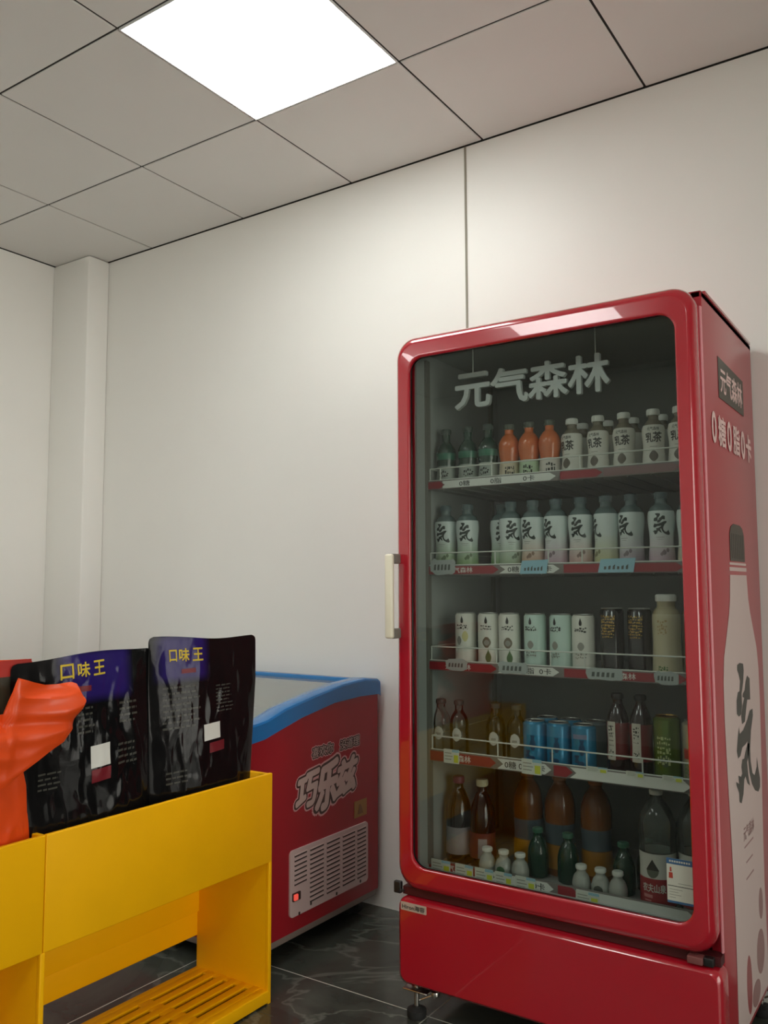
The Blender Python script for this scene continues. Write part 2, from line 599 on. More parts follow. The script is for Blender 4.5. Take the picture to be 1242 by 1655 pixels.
mb.box(hx - 0.013, hx + 0.013, -0.722, -0.706, 1.040, 1.276, 0, 0.0065)
for z in (1.053, 1.263):
    mb.box(hx - 0.010, hx + 0.010, -0.708, -0.666, z - 0.014, z + 0.014, 1, 0.004)
mb.build('handle', [cream, greyp], d_o)
mb = MB()      # highlight down the door's hinge edge, painted as a pale pink strip
mb.box(0.8885, 0.8945, -0.618, -0.608, 0.352, 1.86, 0, 0.002)
mb.build('edge_highlight', [mat('pink_highlight', srgb(226, 150, 158), 0.3)], d_o)

# base panel, hinge, latch, plate
bp_ = MB()
lp = []
for y, i in ((-0.606, 0), (-0.648, 0), (-0.657, 0.003), (-0.662, 0.010)):
    lp.append([(x, y, z) for x, z in rrect(0.040 + i, 0.899 - i, 0.098 + i, 0.328 - i, 0.024, 6)])
bp_.loft(lp, 0)
bp_.add(lp[-1], [tuple(range(len(lp[-1])))], 0)
bp_.add(lp[0], [tuple(range(len(lp[0])))], 0)
bpo = bp_.build('base_panel', [red], fr)
mb = MB()
pl_m = mat('plate', srgb(196, 180, 168), 0.35, metal=0.2)
mb.prism(rrect(0.052, 0.134, 0.296, 0.318, 0.002, 2), 0, 0.0012, 0, front((0, -0.662, 0)))
text(mb, 'Hiron海容', 0.072, 0.0135, front((0.093, -0.6637, 0.307)), 1, 0.02)
plate = mb.build('brand_plate', [pl_m, dark_p], bpo)
plate['label'] = 'small silver maker plate with black lettering'
mb = MB()
mb.box(0.045, 0.893, -0.640, -0.606, 0.330, 0.351, 0)  # recess between door and base, its shade painted dark red
mb.build('gap_shade', [mat('gap_shade_red', srgb(70, 8, 14), 0.6)], fr)
mb = MB()
mb.box(0.824, 0.858, -0.664, -0.612, 0.3335, 0.350, 0, 0.002)
mb.box(0.858, 0.880, -0.656, -0.612, 0.3315, 0.350, 1, 0.002)
mb.build('hinge', [mat('hinge_grey', srgb(120, 70, 68), 0.5), black], fr)
mb = MB()
mb.box(0.018, 0.041, -0.648, -0.634, 0.330, 0.362, 0, 0.003)
mb.box(0.018, 0.050, -0.645, -0.637, 0.336, 0.342, 0, 0.001)
mb.build('latch', [black], fr)
for x, y in ((0.075, -0.62), (0.865, -0.60), (0.075, -0.08), (0.865, -0.08)):
    mb = MB()
    mb.lathe([(0.024, 0), (0.027, 0.006), (0.027, 0.022), (0.012, 0.028), (0.012, 0.03)], (x, y, 0), 20, 1)
    mb.lathe([(0.007, 0.03), (0.007, 0.105)], (x, y, 0), 12, 0)
    mb.lathe([(0.011, 0.088), (0.016, 0.091), (0.016, 0.097), (0.011, 0.1)], (x, y, 0), 6, 0)
    mb.box(x - 0.028, x + 0.05, y - 0.03, y + 0.03, 0.078, 0.083, 0, 0.002)
    mb.tube([(x + 0.008, y + 0.004, 0.045), (x + 0.06, y + 0.004, 0.074)], 0.0025, 0)
    mb.lathe([(0.011, -0.006), (0.013, 0.0), (0.011, 0.008), (0.004, 0.011)], (x + 0.058, y + 0.004, 0.072), 14, 0)
    mb.build('foot', [steel, rubber], fr)

# printed film on the right side
sg = MB()
XS = FX1 + 0.0006
bm_w = mat('bottle_print', srgb(205, 186, 182), 0.4)
olive = mat('plaque_print', srgb(58, 58, 46), 0.4)
ink = mat('brush_ink', srgb(52, 56, 50), 0.45)
faint = mat('faint_print', srgb(150, 112, 110), 0.45)
sg.prism([(-0.545 + 0.09, 1.772), (-0.152, 1.765), (-0.152, 1.664), (-0.455, 1.664)], 0, 0.0006, 1, side((XS, 0, 0)))
text(sg, '元气森林', 0.262, 0.066, side((XS + 0.0010, -0.303, 1.716)), 3, 0.022)
for s_, yc, ww in (('0', -0.523, 0.05), ('糖', -0.437, 0.088), ('0', -0.353, 0.05), ('脂', -0.266, 0.088), ('0', -0.182, 0.05), ('卡', -0.107, 0.075)):
    text(sg, s_, ww - .006, 0.076, side((XS + 0.0010, yc, 1.577)), 3, 0.038 if s_ in '0卡' else 0.024)
yc = -0.305
half = [(0.102, 1.212), (0.102, 1.20), (0.106, 1.185), (0.112, 1.15), (0.130, 1.11), (0.165, 1.06), (0.200, 1.01), (0.216, 0.95), (0.218, 0.86), (0.210, 0.74), (0.198, 0.62),
        (0.188, 0.5), (0.182, 0.38), (0.184, 0.25), (0.190, 0.105)]
sg.prism([(yc - a, z) for a, z in half] + [(yc + a, z) for a, z in half[::-1]], 0, 0.0006, 0, side((XS, 0, 0)))
for z0, z1, a in ((1.222, 1.232, 0.104), (1.238, 1.244, 0.1)):
    sg.prism([(yc - a, z0), (yc + a, z0), (yc + a, z1), (yc - a, z1)], 0, 0.0006, 0, side((XS, 0, 0)))
cap = [(0.088, 1.248), (0.09, 1.26), (0.088, 1.32), (0.07, 1.338), (0.04, 1.346)]
sg.prism([(yc - a, z) for a, z in cap] + [(yc + a, z) for a, z in cap[::-1]], 0, 0.0006, 1, side((XS, 0, 0)))
for k in range(7):
    y_ = yc - 0.07 + k * 0.022
    sg.prism([(y_, 1.255), (y_ + 0.006, 1.255), (y_ + 0.006, 1.32), (y_, 1.32)], 0.0006, 0.001, 2, side((XS, 0, 0)))
text(sg, '気', 0.297, 0.362, side((XS + 0.001, -0.279, 0.803)), 2, 0.0, None, None, BRUSH_GEO)
text(sg, '元气森林', 0.13, 0.034, side((XS + 0.001, -0.30, 0.555)), 4, 0.01)
for k, (a, b) in enumerate(((-0.36, -0.25), (-0.345, -0.265), (-0.35, -0.26))):
    sg.prism([(a, 0.52 - k * 0.04), (b, 0.52 - k * 0.04), (b, 0.524 - k * 0.04), (a, 0.524 - k * 0.04)], 0.0006, 0.001, 4, side((XS, 0, 0)))
for (py, pz, ra, rb, mi) in ((-0.185, 0.335, 0.026, 0.04, 4), (-0.21, 0.22, 0.05, 0.055, 4), (-0.36, 0.19, 0.03, 0.07, 5), (-0.28, 0.14, 0.05, 0.03, 4)):
    sg.prism([(py + ra * math.cos(k * math.pi / 12), pz + rb * math.sin(k * math.pi / 12)) for k in range(24)], 0.0006, 0.001, mi, side((XS, 0, 0)))
so = sg.build('side_graphic', [bm_w, olive, ink, mat('pink_white_print', srgb(232, 200, 196), 0.4), faint, mat('berry_print', srgb(150, 70, 72), 0.4)], fr)
so['label'] = 'printed film with a big white bottle and pale lettering'

# shelves: (shelf surface z, strip bottom, strip top, upper wire z)
SH = [(1.476, 1.468, 1.495, 1.531), (1.224, 1.217, 1.245, 1.282), (0.951, 0.942, 0.970, 1.010), (0.690, 0.683, 0.716, 0.755), (0.386, 0.378, 0.410, None)]
SF = -0.550


def chevron(mb, x0, x1, z0, z1, mi, T, tip=0.016, tail=True):
    zm = (z0 + z1) / 2
    poly = [(x0, z0), (x1, z0), (x1 + tip, zm), (x1, z1), (x0, z1)]
    if tail:
        poly.append((x0 + tip, zm))
    mb.prism(poly, 0.0, 0.0007, mi, T)


SEG = [   # print along each strip, plus glare painted white: kind, x start, x end
    [('r', .08, .125), ('w', .135, .47), ('r', .50, .60), ('g', .62, .80)],
    [('r', .085, .295), ('w', .315, .475), ('r', .505, .80)],
    [('r', .075, .285), ('w', .305, .468), ('r', .500, .80)],
    [('r', .075, .278), ('w', .30, .44), ('r', .465, .50), ('w', .51, .80)],  # last white run is painted glare on the glossy strip
    [('r', .075, .25), ('w', .27, .44), ('r', .47, .51), ('w', .52, .80)]]  # right end white again as painted glare
wm = {'r': 1, 'w': 2, 'g': 3}
for i, (zs, zb, zt, zw) in enumerate(SH):
    mb = MB()
    if i < 4:
        mb.box(IX0 + 0.009, IX1 - 0.009, SF + 0.004, IYB - 0.01, zs - 0.007, zs, 0, 0.002)
        for k in range(12):       # ribs under the shelf
            x = IX0 + 0.05 + k * 0.061
            mb.box(x, x + 0.004, SF + 0.01, IYB - 0.02, zs - 0.0105, zs - 0.007, 0)
    else:
        mb.box(IX0 + 0.009, IX1 - 0.009, SF + 0.004, IYB - 0.01, zs - 0.001, zs, 0)
    sh = mb.build('shelf', [mat('shelf_grey', srgb(150, 154, 150), 0.45)], fr)
    mb = MB()
    mb.box(IX0 + 0.005, IX1 - 0.005, SF - 0.004, SF + 0.003, zb, zt, 0, 0.001)
    T = front((0, SF - 0.0042, 0))
    for k_, a, b in SEG[i]:
        chevron(mb, a, b, zb + 0.003, zt - 0.003, wm[k_], T, 0.018, k_ == 'w' and a > .2)
        zm, hh = (zb + zt) / 2, (zt - zb) * 0.58
        if k_ == 'w' and b - a < .36 and a < .5:
            for s_, f_ in (('0糖', .17), ('0脂', .47), ('0卡', .77)):
                text(mb, s_, 0.034, hh, front((a + .016 + (b - a) * f_, SF - 0.0052, zm)), 4, 0.01)
        if k_ == 'r' and b - a > .15:
            text(mb, '元气森林', 0.082, hh, front((a + (b - a) * .5, SF - 0.0052, zm)), 5, 0.01)
    mb.build('price_strip', [mat('strip_base', srgb(120, 116, 112), 0.4), strip_red, strip_white, mat('strip_grey', srgb(135, 105, 104), 0.4), dark_p, white_p], sh)
    if zw:
        mb = MB()
        mb.tube([(IX0 + 0.012, SF, zw), (IX1 - 0.01, SF, zw)], 0.0021)
        mb.tube([(IX0 + 0.008, SF, zt + 0.001), (IX1 - 0.01, SF, zt + 0.001)], 0.0018)
        for x in (0.125 if i == 0 else 0.30, 0.293 if i == 0 else 0.46, 0.555, 0.70 if i > 2 else 0.845, 0.09):
            mb.tube([(x, SF, zt - 0.003), (x, SF, zw)], 0.002)
        mb.tube([(IX0 + 0.012, SF, zw), (IX0 + 0.012, -0.12, zw)], 0.0018)
        mb.tube([(IX1 - 0.012, SF, zw), (IX1 - 0.012, -0.12, zw)], 0.0018)
        mb.build('guard_rail', [wire_m], sh)

# sign hanging inside the fridge
sn = thing('hanging_sign', (0.405, -0.53, 1.70), 'pale 3D lettering sign hung on two wires behind the fridge glass', 'sign')
mb = MB()
sign_m = mat('sign_face', srgb(205, 212, 210), 0.4)
sign_e = mat('sign_edge', srgb(110, 116, 112), 0.5)
for k, ch in enumerate('元气森林'):
    solid_text(mb, ch, 0.112, 0.100, 0.012, frame((-0.175 + k * 0.117, 0, 0.053), (1, 0, 0), (0, 0, 1)), 0, 0.028)
mb.build('sign_lettering', [sign_m], sn)
for x in (-0.175, 0.195):
    MB().tube([(x, -0.006, 0.098), (x, -0.006, 0.179)], 0.0016).build('wire', [wire_m], sn)

# ------------------------------------------------------------------ drinks
RN = lambda n, a: noise.noise(Vector((n * 1.7, a, 0.3)))
G = ('first', 'second', 'third', 'fourth', 'fifth', 'sixth', 'seventh', 'eighth', 'ninth', 'tenth', 'eleventh')


def rfun(prof):
    def f(z):
        for (r0, z0), (r1, z1) in zip(prof, prof[1:]):
            if z0 <= z <= z1 and z1 > z0:
                return r0 + (r1 - r0) * (z - z0) / (z1 - z0)
        return prof[-1][0]
    return f


def wrap_text(mb, body, ang, zc, w_, h_, rf, mi, bold=0.02, eps=0.0009, vertical=False):
    r0 = rf(zc)

    def fn(x, y, e):
        r = rf(zc + y) + eps + e
        a = ang + x / r0
        return (r * math.sin(a), -r * math.cos(a), zc + y)
    text(mb, body, w_, h_, None, mi, bold, fn, 0.006, BRUSH_GEO if body == '気' else None)


def wrap_patch(mb, ang, z0, z1, wid, rf, mi, eps=0.0006, n=8, shape=None):
    """A printed patch of angular width wid between z0 and z1; shape(t) narrows it."""
    v, f = [], []
    nz = 8
    for j in range(nz + 1):
        z = z0 + (z1 - z0) * j / nz
        ww = wid * (shape(j / nz) if shape else 1)
        for k in range(n + 1):
            a = ang + ww * (k / n - 0.5)
            r = rf(z) + eps
            v.append((r * math.sin(a), -r * math.cos(a), z))
    for j in range(nz):
        for k in range(n):
            a = j * (n + 1) + k
            f.append((a, a + 1, a + n + 2, a + n + 1))
    mb.add(v, f, mi, True)


def shell(prof, z0, z1, eps=0.0005, steps=10):
    f = rfun(prof)
    zs = sorted({z0, z1} | {z for _, z in prof if z0 < z < z1} | {z0 + (z1 - z0) * k / steps for k in range(steps + 1)})
    return [(f(z) + eps, z) for z in zs]


def smooth_prof(prof, n=4):
    """Catmull-Rom through the profile points."""
    out = []
    P = [prof[0]] + list(prof) + [prof[-1]]
    for i in range(1, len(P) - 2):
        p0, p1, p2, p3 = P[i - 1:i + 3]
        for k in range(n):
            t = k / n
            out.append(tuple(0.5 * (2 * p1[j] + (p2[j] - p0[j]) * t + (2 * p0[j] - 5 * p1[j] + 4 * p2[j] - p3[j]) * t * t + (3 * p1[j] - p0[j] - 3 * p2[j] + p3[j]) * t ** 3) for j in (0, 1)))
    out.append(prof[-1])
    r = [out[0]]
    for q_ in out[1:]:
        if q_[1] > r[-1][1] + 1e-5:
            r.append(q_)
    return r


def bottle_cap(z, r, h, m, t):
    mb = MB()
    pr = [(r * .97, z), (r, z + h * .12), (r, z + h * .8), (r * .93, z + h * .95), (r * .8, z + h)]
    mb.lathe(pr, (0, 0, 0), 24)
    for k in range(24):
        a = 2 * math.pi * k / 24
        mb.box(-0.0006, 0.0006, -0.0005, 0.0006, z + h * .15, z + h * .78, 0, 0, Matrix.Rotation(a, 4, 'Z') @ Matrix.Translation((r, 0, 0)))
    mb.build('cap', [m], t)


def squiggle(mb, rf, ang, z0, z1, wid, mi, rows_=5, seed=1):
    """Illegible brush marks standing for print too small to read."""
    rnd = random.Random(seed)
    h_ = (z1 - z0) / rows_
    for j in range(rows_):
        zz = z0 + h_ * (j + 0.2)
        a = ang - wid / 2
        while a < ang + wid / 2 - 0.04:
            l_ = rnd.uniform(.06, .2)
            b = min(a + l_, ang + wid / 2)
            j_ = rnd.uniform(-.25, .25) * h_
            wrap_patch(mb, (a + b) / 2, zz + j_, zz + j_ + h_ * rnd.uniform(.25, .75), b - a, rf, mi, 0.0009, 3)
            a = b + rnd.uniform(.03, .09)


YR = -0.497


def place(name, x, zs, label, cat, group, rz=0.0, y=YR):
    return thing(name, (x, y, zs), label, cat, group, rz)


# shelf one
def tea_bottle(x, label, rz, y=YR):
    pr = smooth_prof([(0.024, 0), (0.029, 0.004), (0.0295, 0.03), (0.027, 0.055), (0.0275, 0.075), (0.0295, 0.1), (0.027, 0.118), (0.018, 0.134), (0.0125, 0.142), (0.0125, 0.163)])
    t = place('tea_bottle', x, SH[0][0], label, 'bottle', 'green tea bottles on the top shelf', rz, y)
    MB().lathe(pr).build('body', [mat('green_tea', srgb(40, 70, 58), 0.08, spec=0.6)], t)
    f = rfun(pr)
    mb = MB()
    mb.lathe(shell(pr, 0.006, 0.066), caps=False)
    squiggle(mb, f, 0.1, 0.03, 0.052, 1.0, 1, 2, 3)
    mb.build('label', [mat('grey_sleeve', srgb(168, 178, 170), 0.35), dark_p], t)
    mb = MB()
    mb.lathe(shell(pr, 0.085, 0.105), caps=False)
    mb.build('neck_band', [mat('green_band', srgb(52, 120, 96), 0.3)], t)
    bottle_cap(0.163, 0.0148, 0.017, mat('dark_green_cap', srgb(60, 78, 70), 0.4), t)


for k, x in enumerate((0.116, 0.190, 0.257)):
    tea_bottle(x, ('dark green tea bottle standing at the left end of the top shelf', 'dark green tea bottle between two others on the top shelf',
                   'dark green tea bottle standing beside the orange drinks on the top shelf')[k], (0.1, .4, -.1)[k])


def peach_bottle(x, label, rz, tint):
    pr = smooth_prof([(0.024, 0), (0.0285, 0.004), (0.0295, 0.03), (0.027, 0.058), (0.026, 0.066), (0.0295, 0.086), (0.0308, 0.104), (0.028, 0.122), (0.019, 0.137), (0.0125, 0.144), (0.0125, 0.156)])
    t = place('juice_bottle', x, SH[0][0], label, 'bottle', 'round orange juice bottles on the top shelf', rz)
    MB().lathe(pr).build('body', [mat('peach_juice', srgb(214, 116, 66), 0.1, spec=0.6, vary=0.15, vscale=30)], t)
    f = rfun(pr)
    mb = MB()
    mb.lathe(shell(pr, 0.006, 0.063), caps=False)
    squiggle(mb, f, 0.25, 0.022, 0.05, 0.9, 1, 2, int(x * 900))
    mb.build('label', [mat('sleeve_%s' % tint, srgb(*{'cream': (218, 205, 180), 'green': (190, 215, 180), 'white': (220, 214, 205)}[tint]), 0.35), dark_p], t)
    bottle_cap(0.156, 0.0148, 0.016, mat('grey_green_cap', srgb(96, 104, 92), 0.4), t)


for k, (x, tn) in enumerate(((0.324, 'cream'), (0.386, 'green'), (0.448, 'white'))):
    peach_bottle(x, ('round orange juice bottle with cream lower label next to the green bottles', 'round orange juice bottle with pale green lower label, middle of three',
                     'round orange juice bottle with white lower label next to the white tea bottles')[k], (0.2, 0, .2)[k], tn)

MILK = [(0.024, 0), (0.0285, 0.004), (0.0295, 0.03), (0.0265, 0.062), (0.027, 0.08), (0.0295, 0.105), (0.027, 0.121), (0.0185, 0.135), (0.0135, 0.141), (0.0135, 0.151)]


def milk_tea(x, y, label, group, rz, full=True):
    pr = smooth_prof(MILK)
    t = place('milk_tea_bottle', x, SH[0][0], label, 'bottle', group, rz, y)
    MB().lathe(pr).build('body', [mat('milk_tea', srgb(126, 120, 104), 0.12)], t)
    f = rfun(pr)
    mb = MB()
    mb.lathe(shell(pr, 0.006, 0.124), caps=False)
    if full:
        wrap_text(mb, '元气森林', 0.0, 0.113, 0.030, 0.0095, f, 1, 0.01)
        wrap_text(mb, '乳', -0.36, 0.090, 0.019, 0.024, f, 1, 0.02)
        wrap_text(mb, '茶', 0.36, 0.091, 0.022, 0.026, f, 1, 0.02)
        wrap_patch(mb, 0.0, 0.066, 0.0675, 0.7, f, 3)
        wrap_patch(mb, 0.0, 0.028, 0.056, 0.8, f, 2, 0.0006, 12, lambda q_: math.sin(math.pi * (0.08 + 0.84 * q_)))
        wrap_patch(mb, 0.0, 0.020, 0.026, 0.5, f, 3)
    mb.build('label', [mat('milk_sleeve', srgb(226, 226, 216), 0.35), dark_p, mat('brown_print', srgb(104, 96, 84), 0.4), mat('grey_print', srgb(150, 150, 142), 0.4)], t)
    bottle_cap(0.151, 0.0165, 0.017, mat('white_cap', srgb(232, 234, 228), 0.35), t)


ML = ['white milk tea bottle with white cap beside the orange juice bottles', 'second white milk tea bottle from the orange juice bottles, front row',
      'white milk tea bottle in the middle of the front row of five', 'white milk tea bottle second from the right end of the top shelf', 'white milk tea bottle half behind the door frame, right end of top shelf']
for k, x in enumerate((0.514, 0.588, 0.659, 0.737, 0.804)):
    milk_tea(x, YR, ML[k], 'milk tea bottles in the front row of the top shelf', (-.25, -.1, .05, .25, .1)[k])
for k, x in enumerate((0.512, 0.585, 0.657, 0.735)):
    milk_tea(x, YR + 0.085, 'white-capped milk tea bottle in the back row behind the %s one in front' % G[k], 'milk tea bottles in the back row', 0, False)


# shelf two: sparkling water in printed sleeves
SPK = [(0.027, 0), (0.032, 0.004), (0.0325, 0.02), (0.0318, 0.04), (0.0295, 0.072), (0.0302, 0.095), (0.0330, 0.122), (0.0332, 0.137), (0.0315, 0.15), (0.026, 0.163), (0.0165, 0.171), (0.0150, 0.175), (0.0150, 0.184)]
spk_prof = smooth_prof(SPK)
TINT = dict(green=(150, 180, 130), peach=(214, 176, 150), mauve=(206, 178, 190), rose=(214, 180, 172), lemon=(206, 206, 160), lilac=(190, 176, 186), pink=(204, 178, 190), sage=(170, 190, 160), cream=(216, 208, 180))


def tinted_sleeve(tn):
    key = 'sparkling_sleeve_' + tn
    if key in MATS:
        return MATS[key]
    m = mat(key, srgb(218, 228, 224), 0.32)
    nt = m.node_tree
    tc = nt.nodes.new('ShaderNodeTexCoord')
    sep = nt.nodes.new('ShaderNodeSeparateXYZ')
    nt.links.new(tc.outputs['Object'], sep.inputs[0])
    mr = nt.nodes.new('ShaderNodeMapRange')
    mr.inputs[1].default_value, mr.inputs[2].default_value = 0.03, 0.10
    nt.links.new(sep.outputs[2], mr.inputs[0])
    r = nt.nodes.new('ShaderNodeValToRGB')
    r.color_ramp.elements[0].color = srgb(*TINT[tn])
    r.color_ramp.elements[1].color = srgb(216, 228, 226)
    nt.links.new(mr.outputs[0], r.inputs[0])
    nt.links.new(r.outputs[0], nt.nodes['Principled BSDF'].inputs['Base Color'])
    return m


def sparkling(x, y, tn, rz, label):
    t = place('sparkling_water_bottle', x, SH[1][0], label, 'bottle', 'sparkling water bottles on the second shelf', 0, y)
    MB().lathe(spk_prof).build('body', [mat('frosted_plastic', srgb(92, 112, 112), 0.15)], t)
    f = rfun(spk_prof)
    mb = MB()
    mb.lathe(shell(spk_prof, 0.004, 0.152), caps=False)
    wrap_text(mb, '気', rz, 0.117, 0.047, 0.056, f, 1, 0.0)
    wrap_patch(mb, rz - .1, 0.083, 0.0845, 0.7, f, 2)
    wrap_patch(mb, rz - .1, 0.078, 0.079, 0.5, f, 2)
    for da, zz, s_ in ((0.0, .038, 1.0), (.28, .045, .8), (-.2, .036, .7)):
        wrap_patch(mb, rz + .2 + da, zz, zz + .014 * s_, 0.34 * s_, f, 3, 0.0008, 8, lambda q_: math.sin(math.pi * (0.06 + 0.88 * q_)))
    mb.build('label', [tinted_sleeve(tn), mat('green_black_ink', srgb(28, 44, 40), 0.4), mat('grey_print', srgb(150, 150, 142), 0.4), mat('fruit_' + tn, tuple(c * .45 for c in srgb(*TINT[tn])[:3]), 0.4)], t)
    bottle_cap(0.184, 0.0168, 0.017, mat('pale_cap', srgb(84, 104, 108), 0.4), t)


SP = [(0.112, 'green', .0, 'pale green sparkling bottle at the left end of the second shelf'), (0.185, 'green', .15, 'pale green sparkling bottle second from left, before the dark gap'),
      (0.272, 'green', .35, 'pale green sparkling bottle just right of the dark gap, set back'), (0.325, 'sage', .45, 'green sparkling bottle pushed up against the peach-coloured one'),
      (0.393, 'peach', -.25, 'peach-tinted sparkling bottle fifth from the left on the second shelf'), (0.462, 'mauve', -.5, 'mauve-tinted sparkling bottle right of the peach-tinted one'),
      (0.533, 'rose', -.05, 'rose-tinted sparkling bottle in the middle of the second shelf, character facing forward'), (0.604, 'lemon', -.95, 'lemon-tinted sparkling bottle with its character turned to the left edge'),
      (0.672, 'lilac', -.45, 'lilac-tinted sparkling bottle beside the empty gap near the right end'), (0.750, 'pink', .1, 'pink-tinted sparkling bottle standing apart, second from the right'),
      (0.823, 'cream', .55, 'cream-tinted sparkling bottle at the right end, half hidden by the door frame')]
for x, tn, rz, lb in SP:
    sparkling(x, YR + (0.05 if x == 0.272 else 0), tn, rz + 0.15, lb)


# shelf three
def can(name, t, r, h, m_body, m_lid, neck=0.004):
    pr = [(r - 0.006, 0), (r - 0.004, 0.002), (r, 0.007), (r, h - 0.009), (r - neck, h - 0.003)]
    mb = MB()
    mb.lathe(pr, seg=32)
    mb.build('body', [m_body], t)
    MB().lathe([(r - neck, h - 0.003), (r - neck + 0.001, h - 0.001), (r - neck, h), (r - neck - 0.003, h - 0.0005), (r - neck - 0.004, h - 0.004)], seg=28).build('lid', [m_lid], t)
    return rfun(pr)


dairy = [(0.176, 'cream', .0), (0.250, 'coco', .1), (0.316, 'coco', .12), (0.394, 'mint', -.15), (0.470, 'mint', -.3), (0.534, 'plain', .0)]
DL = ['white slim can with a faint yellow picture, left end of the third shelf', 'white slim can with a green coconut picture, second on the third shelf', 'white slim can with a grey-green coconut picture, third on the third shelf',
      'mint-tinted slim can with leaf emblem, right of the coconut cans', 'mint-tinted slim can turned aside, between the mint can and the white can', 'white slim can beside the two black cans']
for k, (x, kind, a) in enumerate(dairy):
    t = place('slim_can', x, SH[2][0], DL[k], 'can', 'white slim cans on the third shelf')
    f = can('can', t, 0.0308, 0.158, mat('can_' + ('mint' if kind == 'mint' else 'white'), srgb(*((196, 220, 210) if kind == 'mint' else (222, 222, 212))), 0.3), mat('can_lid', srgb(190, 192, 188), 0.3, metal=0.7))
    a += 0.1
    grey = mat('grey_print', srgb(150, 150, 142), 0.4)
    arc = lambda q_: math.sin(math.pi * (0.09 + 0.82 * q_))
    mb = MB()
    wrap_patch(mb, a, 0.128, 0.148, 0.34, f, 0, 0.0008, 8, lambda q_: math.sin(math.pi * min(1, 0.1 + 0.9 * q_)) ** .7 * (1.05 - .75 * q_) if q_ < .98 else .05)
    squiggle(mb, f, a, 0.110, 0.124, 1.1, 0, 2, 30 + k)
    mb.build('emblem', [dark_p], t)
    mb = MB()
    if kind == 'coco':
        wrap_patch(mb, a + .05, 0.060, 0.090, 0.8, f, 1, 0.0006, 10, arc)
        wrap_patch(mb, a + .05, 0.066, 0.082, 0.5, f, 0, 0.0008, 10, arc)
        wrap_patch(mb, a + .2, 0.020, 0.060, 0.55, f, 2, 0.0006, 8, lambda q_: .5 + .5 * math.sin(q_ * 5))
    elif kind == 'cream':
        wrap_patch(mb, a + .3, 0.075, 0.105, 0.6, f, 3, 0.0006, 8, arc)
        wrap_patch(mb, a - .3, 0.065, 0.09, 0.5, f, 0, 0.0006, 8, arc)
    else:
        wrap_patch(mb, a, 0.062, 0.084, 0.6, f, 0, 0.0006, 8, arc)
        squiggle(mb, f, a, 0.04, 0.056, 1.0, 0, 2, 40 + k)
    mb.build('picture', [grey, mat('coconut_brown', srgb(120, 108, 90), 0.4), mat('leaf_green', srgb(88, 120, 70), 0.4), mat('pale_yellow', srgb(214, 206, 150), 0.4)], t)

gold = mat('gold_print', srgb(206, 168, 84), 0.3, metal=0.4)
for k, x in enumerate((0.613, 0.686)):
    t = place('black_can', x, SH[2][0], ('black can with gold lettering beside the white slim cans', 'black can with gold lettering beside the beige bottle')[k], 'can', 'black and gold cans on the third shelf')
    f = can('can', t, 0.0305, 0.176, mat('can_black', srgb(26, 25, 23), 0.16, coat=0.3), mat('can_lid', srgb(190, 192, 188), 0.3, metal=0.7))
    mb = MB()
    squiggle(mb, f, -.1, 0.105, 0.158, 1.3, 0, 7, 60)
    squiggle(mb, f, -.1, 0.098, 0.103, 1.0, 0, 1, 63)
    mb.build('printing', [gold], t)

for k, (x, y) in enumerate(((0.755, YR), (0.815, YR + .05))):
    pr = smooth_prof([(0.03, 0), (0.036, 0.004), (0.0355, 0.05), (0.0335, 0.09), (0.0345, 0.13), (0.034, 0.158), (0.029, 0.172), (0.0225, 0.180), (0.0225, 0.194)])
    t = place('beige_drink_bottle', x, SH[2][0], ('beige wide-mouth drink bottle with white cap, right of the black cans', 'yellowish bottle at the right end of the third shelf behind the door frame')[k], 'bottle', 'beige bottles on the third shelf', 0.1, y)
    MB().lathe(pr).build('body', [mat('beige_drink', srgb(176, 166, 132), 0.2)], t)
    f = rfun(pr)
    mb = MB()
    mb.lathe(shell(pr, 0.01, 0.162), caps=False)
    squiggle(mb, f, -.15, 0.11, 0.148, .7, 1, 4, 71)
    squiggle(mb, f, -.1, 0.02, 0.034, .7, 2, 2, 72)
    mb.build('label', [mat('beige_sleeve', srgb(200, 192, 160), 0.35), mat('tan_print', srgb(168, 144, 96), 0.4), mat('leaf_green', srgb(88, 120, 70), 0.4)], t)
    bottle_cap(0.194, 0.0255, 0.018, mat('white_cap', srgb(232, 234, 228), 0.35), t)

# shelf four
clear = glassy('clear_plastic', (0.86, 0.9, 0.88), 1.45, 0.02)
for k, (x, y) in enumerate(((0.090, YR), (0.150, YR), (0.268, YR), (0.333, YR))):
    pr = smooth_prof([(0.02, 0), (0.026, 0.003), (0.0275, 0.02), (0.0275, 0.06), (0.0265, 0.08), (0.0275, 0.095), (0.024, 0.115), (0.014, 0.132), (0.012, 0.138), (0.012, 0.15)])
    t = place('clear_bottle', x, SH[3][0], ('small clear bottle with round pale label at the left end of the fourth shelf', 'small clear bottle with round pale label, second on the fourth shelf',
                                            'small clear bottle with round pale label right of the gap', 'small clear bottle with round pale label against the blue cans')[k], 'bottle', 'clear bottles on the fourth shelf', 0.3)
    MB().lathe(pr).build('body', [clear], t)
    f = rfun(pr)
    mb = MB()
    wrap_patch(mb, -.1, 0.05, 0.088, 1.0, f, 0, 0.0008, 10, lambda q_: math.sqrt(max(0.02, 1 - (2 * q_ - 1) ** 2)))
    wrap_patch(mb, -.1, 0.064, 0.07, .5, f, 1, 0.0012, 6)
    mb.build('label', [mat('pale_label', srgb(196, 196, 188), 0.4), mat('grey_print', srgb(150, 150, 142), 0.4)], t)
    bottle_cap(0.15, 0.0142, 0.014, mat('dim_cap', srgb(70, 76, 72), 0.4), t)

